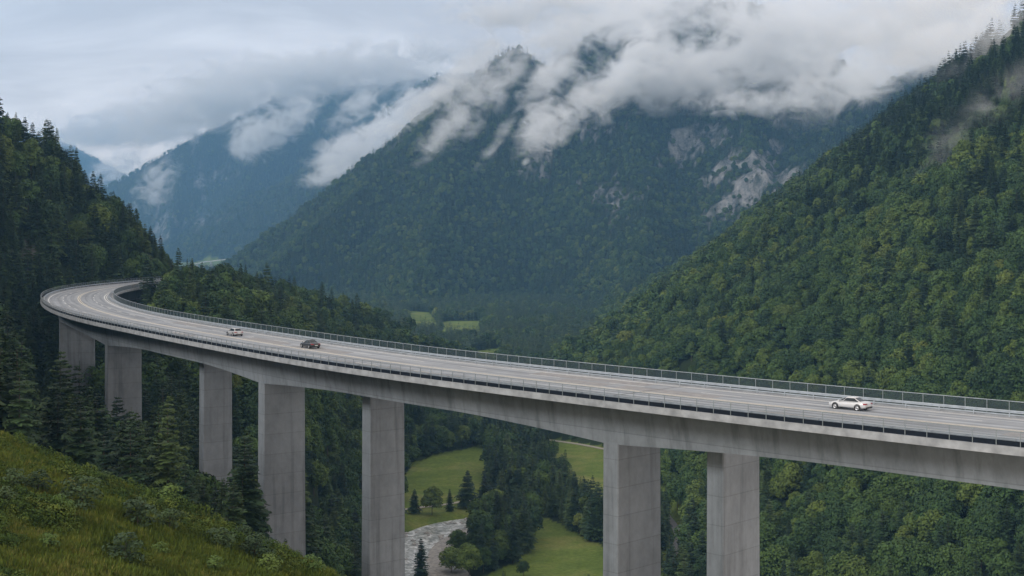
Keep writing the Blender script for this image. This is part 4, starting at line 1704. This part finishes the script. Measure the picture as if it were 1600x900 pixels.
GRASS = hill_leaf("hill_grass", [(0.26, (0.056, 0.092, 0.016)), (0.50, (0.098, 0.138, 0.022)), (0.66, (0.150, 0.168, 0.034)), (0.84, (0.225, 0.205, 0.070))], 0.16)
HERB = hill_leaf("hill_herbs", [(0.30, (0.030, 0.058, 0.014)), (0.52, (0.058, 0.095, 0.018)), (0.75, (0.115, 0.145, 0.030))], 0.22)
g2 = np.random.default_rng(21)
n = 85000
gy = g2.uniform(54, 106, n)
gx = g2.uniform(-0.395, -0.06, n) * gy
gz = ground_z(gx, gy)
ok = (gz / gy > grid_at(_runmax, gx, gy) - 0.012) & (HY - F * gz / gy < 930)
gx, gy, gz = gx[ok], gy[ok], gz[ok]
sc_ = (0.55 + 0.8 * g2.random(len(gx)) ** 1.5) * (0.7 + 0.9 * fbm(gx / 3.0, gy / 4.0, 3))
scatter("meadow_grass", [GRASS], [tuft(k, 34, (0.15, 0.20, 0.13, 0.26)[k]) for k in range(4)], np.stack([gx, gy, gz], 1), np.stack([sc_, sc_, sc_], 1),
        np.stack([g2.normal(0, .1, len(gx)), g2.normal(0, .1, len(gx)), g2.random(len(gx)) * 6.28], 1), g2.integers(0, 4, len(gx)))
# low herbs in patches
n = 9000
hy = g2.uniform(54, 104, n)
hx = g2.uniform(-0.395, -0.06, n) * hy
hzz = ground_z(hx, hy)
pat = fbm(hx / 5.5 + 9, hy / 7.0, 4)
ok = (hzz / hy > grid_at(_runmax, hx, hy) - 0.012) & (pat > 0.52) & (HY - F * hzz / hy < 930)
hx, hy, hzz, pat = hx[ok], hy[ok], hzz[ok], pat[ok]
hs_ = (0.45 + 0.6 * g2.random(len(hx))) * (0.45 + 3.5 * (pat - 0.5))
herbs = [broad_shape(200 + k, 0.75, 0.55, lobes=6, leaves=150, size=0.055, low=0.0) for k in range(4)]
scatter("hill_herb_undergrowth", [HERB], herbs, np.stack([hx, hy, hzz - 0.1], 1), np.stack([hs_, hs_, hs_ * (0.6 + 0.6 * g2.random(len(hx)))], 1),
        np.stack([np.zeros(len(hx)), np.zeros(len(hx)), g2.random(len(hx)) * 6.28], 1), g2.integers(0, 4, len(hx)))

SHRUB_DARK = leaf_material("dark_shrub_leaves", [(0.0, (0.028, 0.052, 0.022)), (0.7, (0.044, 0.074, 0.026)), (1.3, (0.070, 0.100, 0.030))], patch=0.3)
SHRUB_PALE = leaf_material("pale_shrub_leaves", [(0.0, (0.060, 0.105, 0.024)), (0.7, (0.085, 0.135, 0.030)), (1.3, (0.120, 0.160, 0.036))], patch=0.3)
_sv = [broad_shape(300 + k, 2.0, 0.85, lobes=9, leaves=700, size=0.085, low=0.02) for k in range(4)]
SHR = [(mesh_np("crown", v, f, [SHRUB_DARK]), trunk_mb(2.0, 0.035, 0.7, 4, k, 0.4).mesh("stem", BARK)) for k, (v, f) in enumerate(_sv)]


def hill_spot(px, py):
    """where the bearing of a photo pixel meets the near hill"""
    for Y in np.arange(52, 112, 0.25):
        x = (px - 800) / F * Y
        if float(ground_z(np.array([x]), np.array([Y]))[0]) >= -(py - HY) / F * Y:
            return x, Y, float(ground_z(np.array([x]), np.array([Y]))[0])
    Y = 92.0
    x = (px - 800) / F * Y
    return x, Y, float(ground_z(np.array([x]), np.array([Y]))[0])


SHRUBS = [(196, 884, 46, 0, "dark grey-green bush near the bottom edge of the grassy hill"), (265, 832, 34, 0, "dark small bush on the grassy hill above the bottom bush"),
          (268, 798, 36, 1, "bright green shrub at the skyline of the grassy hill"), (92, 812, 34, 1, "light green sapling alone on the left part of the grassy hill"),
          (128, 800, 50, 0, "broad dark shrub on the hill just right of the light green sapling"), (215, 828, 46, 0, "spreading shrub in the middle of the grassy hill"),
          (60, 775, 34, 0, "low dark shrub on the upper left of the grassy hill"), (20, 765, 30, 0, "dark shrub at the left edge of the picture on the hill"),
          (75, 860, 24, 1, "pale low bush at the lower left of the grassy hill"), (345, 862, 34, 0, "dark shrub low on the right slope of the grassy hill"),
          (398, 880, 40, 0, "shrub near the right foot of the grassy hill"), (335, 892, 22, 1, "pale green bush at the bottom edge right of the dark bush"),
          (420, 898, 28, 1, "leafy pale shrub at the right foot of the grassy hill beside the pier"), (488, 905, 26, 1, "yellowish green bush at the foot of the second front pier"),
          (380, 850, 26, 0, "dark shrub on the hill skyline in front of the tall spruce"), (8, 800, 36, 0, "dark shrub half cut by the left picture edge"),
          (250, 870, 20, 1, "tiny pale bush right of the bottom dark bush"), (160, 760, 22, 0, "small dark bush just below the hill skyline on the left")]
for k, (px, py, hp, pale, lab) in enumerate(SHRUBS):
    x, Y, z = hill_spot(px, min(py, 896))
    h = hp * Y / F
    t = empty("shrub", (x, Y, z - 0.05), k * 1.3)
    t.scale = (h / 2.0 * 1.7,) * 2 + (h / 2.0 * 1.2,)
    tag(t, lab, "shrub")
    c = link(bpy.data.objects.new("crown", SHR[k % 4][0]), t)
    if pale:
        c.material_slots[0].link = 'OBJECT'
        c.material_slots[0].material = SHRUB_PALE
    link(bpy.data.objects.new("stem", SHR[k % 4][1]), t)

# boulders in and beside the river
STONE = simple("river_stone", (0.36, 0.36, 0.35), 0.9, var=0.3, scale=1.5)
_protos = []
for k in range(4):
    b_ = bmesh.new()
    bmesh.ops.create_icosphere(b_, subdivisions=2, radius=1.0)
    gg = np.random.default_rng(400 + k)
    for v in b_.verts:
        v.co *= 0.75 + 0.5 * float(gg.random())
        v.co.z *= 0.6
    me = bpy.data.meshes.new("boulder")
    b_.to_mesh(me)
    b_.free()
    me.materials.append(STONE)
    _protos.append(me)
gb = np.random.default_rng(17)
for k in range(70):
    t = gb.random()
    j = t * (len(RIVER) - 3)
    i0 = int(j)
    c = RIVER[i0] + (RIVER[i0 + 1] - RIVER[i0]) * (j - i0)
    d = RIVER[i0 + 1] - RIVER[i0]
    d /= np.linalg.norm(d)
    o_ = gb.choice((-1, 1)) * gb.uniform(0.15, 1.1) * RIVER_HALF[i0]
    x, y = c[0] + d[1] * o_, c[1] - d[0] * o_
    o = link(bpy.data.objects.new("boulder", _protos[k % 4]))
    s_ = gb.uniform(0.35, 1.25)
    z = max(float(ground_z(np.array([x]), np.array([y]))[0]), VALLEY - 1.6)
    o.location = (x, y, z + 0.1 * s_)
    o.scale = (s_ * 1.2, s_, s_)
    o.rotation_euler = (0, 0, gb.random() * 6.28)
    tag(o, "pale grey boulder lying in the shallow river below the bridge", "boulder", "boulders in the river")
# ------------------------------------------------------------------ low clouds clinging to the mountains
def cloud_material():
    m = bpy.data.materials.new("cloud_vapour")
    m.use_nodes = True
    n, l = m.node_tree.nodes, m.node_tree.links
    n.clear()
    out = n.new("ShaderNodeOutputMaterial")
    pv = n.new("ShaderNodeVolumePrincipled")
    pv.inputs['Color'].default_value = (0.975, 0.988, 1.0, 1)
    pv.inputs['Anisotropy'].default_value = 0.0
    l.new(pv.outputs[0], out.inputs['Volume'])
    tc = n.new("ShaderNodeTexCoord")
    ln = n.new("ShaderNodeVectorMath")
    ln.operation = 'LENGTH'
    l.new(tc.outputs['Object'], ln.inputs[0])
    oi = n.new("ShaderNodeObjectInfo")
    geo = n.new("ShaderNodeNewGeometry")
    mp = n.new("ShaderNodeMapping")
    mp.inputs['Rotation'].default_value = (0, R(38), 0)
    mp.inputs['Scale'].default_value = (0.78, 0.8, 1.12)
    l.new(geo.outputs['Position'], mp.inputs[0])
    sc = n.new("ShaderNodeSeparateColor")
    l.new(oi.outputs['Color'], sc.inputs[0])
    dv = n.new("ShaderNodeMath")
    dv.operation = 'DIVIDE'
    dv.inputs[0].default_value = 1.0 / 100.0
    l.new(sc.outputs[1], dv.inputs[1])                    # object colour G = size of the billows in units of 100 m
    no = n.new("ShaderNodeTexNoise")
    no.inputs['Detail'].default_value = 7.0
    no.inputs['Roughness'].default_value = 0.62
    no.inputs['Distortion'].default_value = 1.0
    l.new(mp.outputs[0], no.inputs['Vector'])
    l.new(dv.outputs[0], no.inputs['Scale'])
    # density = clamp((1 - r) * 1.5 + (noise - 0.5) * 3.4 - 0.35)
    a = n.new("ShaderNodeMath")
    a.operation = 'MULTIPLY_ADD'
    a.inputs[1].default_value, a.inputs[2].default_value = -1.8, 1.05
    l.new(ln.outputs['Value'], a.inputs[0])
    b = n.new("ShaderNodeMath")
    b.operation = 'MULTIPLY_ADD'
    b.inputs[1].default_value, b.inputs[2].default_value = 9.0, -4.65
    l.new(no.outputs[0], b.inputs[0])
    c = n.new("ShaderNodeMath")
    c.operation = 'ADD'
    l.new(a.outputs[0], c.inputs[0])
    l.new(b.outputs[0], c.inputs[1])
    mr = n.new("ShaderNodeMapRange")
    mr.clamp = True
    mr.inputs['From Min'].default_value, mr.inputs['From Max'].default_value = 0.0, 1.0
    l.new(c.outputs[0], mr.inputs[0])
    e = n.new("ShaderNodeMapRange")                      # fade to nothing before the hull
    e.inputs['From Min'].default_value, e.inputs['From Max'].default_value = 0.97, 0.55
    l.new(ln.outputs['Value'], e.inputs[0])
    k = n.new("ShaderNodeMath")
    k.operation = 'MULTIPLY'
    l.new(mr.outputs[0], k.inputs[0])
    l.new(e.outputs[0], k.inputs[1])
    d = n.new("ShaderNodeMath")
    d.operation = 'MULTIPLY'
    l.new(k.outputs[0], d.inputs[0])
    l.new(sc.outputs[0], d.inputs[1])                     # object colour R = density
    l.new(d.outputs[0], pv.inputs['Density'])
    return m


CLOUD = cloud_material()
import bmesh
_bm = bmesh.new()
bmesh.ops.create_icosphere(_bm, subdivisions=3, radius=1.0)
_hull = bpy.data.meshes.new("cloud")
_bm.to_mesh(_hull)
_bm.free()
_hull.materials.append(CLOUD)

# photo centre, distance, half size in photo pixels, half depth in metres, tilt, density, billow size (100 m)
CLOUDS = [
    (1085, 118, 2850, 225, 50, 240, 4, .0125, 1.5), (985, 108, 2800, 100, 38, 170, 50, .016, 1.2), (1010, 22, 2950, 230, 50, 240, 14, .0095, 1.8),
    (1260, 50, 2750, 230, 70, 280, 6, .012, 2.0), (1345, 105, 2500, 150, 56, 220, 28, .010, 1.6), (1480, 10, 2300, 190, 48, 250, 16, .010, 2.0),
    (745, 160, 2840, 150, 34, 150, 46, .0058, 1.1), (838, 150, 2990, 60, 34, 110, 50, .0075, 1.0), (745, 85, 3150, 70, 20, 140, 40, .0035, 1.2), (895, 50, 3150, 70, 26, 140, 45, .006, 1.2), (720, 130, 3000, 90, 34, 140, 44, .006, 1.3), (660, 168, 3000, 80, 26, 140, 44, .0055, 1.2), (862, 118, 2850, 75, 26, 130, 52, .010, 1.1), (700, 205, 2760, 70, 16, 90, 46, .006, 0.8), (846, 200, 2500, 58, 40, 110, 60, .012, 0.9),
    (890, -2, 3200, 220, 34, 240, 10, .008, 2.0), (905, 168, 2600, 62, 26, 100, 38, .013, 1.0), (775, 222, 2600, 50, 14, 70, 55, .0055, 0.7), (1190, 160, 2600, 130, 20, 130, 2, .009, 1.0), (820, 258, 2380, 26, 10, 50, 60, .010, 0.7),
    (568, 236, 5400, 92, 36, 420, 24, .010, 2.0), (632, 182, 5600, 92, 26, 420, 34, .010, 2.0), (515, 272, 5000, 48, 15, 260, 20, .007, 1.5),
    (520, 112, 6900, 260, 34, 800, 6, .006, 4.5), (330, 162, 6900, 190, 38, 700, 18, .0055, 4.0), (205, 200, 9600, 150, 30, 900, 8, .0030, 4.0), (440, 198, 6500, 78, 24, 420, 40, .0058, 2.2),
    (390, 215, 6400, 46, 26, 300, 60, .0055, 1.9), (245, 285, 6300, 52, 16, 300, 62, .0050, 1.7), (182, 268, 9300, 46, 22, 500, 38, .004, 3.0), (140, 212, 9800, 90, 14, 700, 6, .0026, 3.0), (560, 165, 6200, 60, 18, 300, 36, .005, 2.0),
    (1532, 90, 1000, 120, 36, 60, 42, .0042, 0.7), (1496, 215, 1010, 120, 26, 50, 60, .0030, 0.6), (1572, 150, 900, 100, 36, 50, 50, .0030, 0.7), (1590, 40, 900, 70, 26, 50, 40, .0036, .6), (1490, 60, 1900, 110, 40, 160, 24, .014, 1.4)]
for px, py, Y, rx, ry, dep, tilt, den, bil in CLOUDS:
    if Y < 1200:                                         # mist on the near slope: just in front of the trees
        for Yh in np.arange(450.0, 1200.0, 6.0):
            x_ = (px - 800) / F * Yh
            if float(ground_z(np.array([x_]), np.array([Yh]))[0]) + 8 > -(py - HY) / F * Yh:
                break
        Y = Yh - 38.0
    o = link(bpy.data.objects.new("cloud", _hull))
    o.location = P(px, py, Y)
    o.scale = (rx * 1.35 * Y / F, dep * 1.3, ry * 1.35 * Y / F)
    o.rotation_euler = (0, -R(tilt), 0)
    o.color = (den * 2.2, 0.16 + bil * 0.30, 0, 1)
    tag(o, kind="stuff")

# ------------------------------------------------------------------ valley haze
hz = bpy.data.materials.new("haze")
hz.use_nodes = True
hn, hl = hz.node_tree.nodes, hz.node_tree.links
hn.clear()
ho = hn.new("ShaderNodeOutputMaterial")
hp = hn.new("ShaderNodeVolumePrincipled")
hp.inputs['Color'].default_value = (*HAZE_COLOR, 1)
hp.inputs['Density'].default_value = HAZE_DENSITY
hl.new(hp.outputs[0], ho.inputs['Volume'])
zlo, zhi = float(GZ.min()) - 8.0, max(float(GZ.max()) + 45.0, max(c[2] for c in [P(q[0], q[1] - 1.4 * (q[3] + q[4]), q[2]) for q in CLOUDS]) + 40)
mb = MB()
mb.box((0, (12900 - 40) / 2, (zlo + zhi) / 2), (16800, 12900 + 40, zhi - zlo))
haze = mb.build("haze", hz)
tag(haze, kind="stuff")
print("HAZE", zlo, zhi)
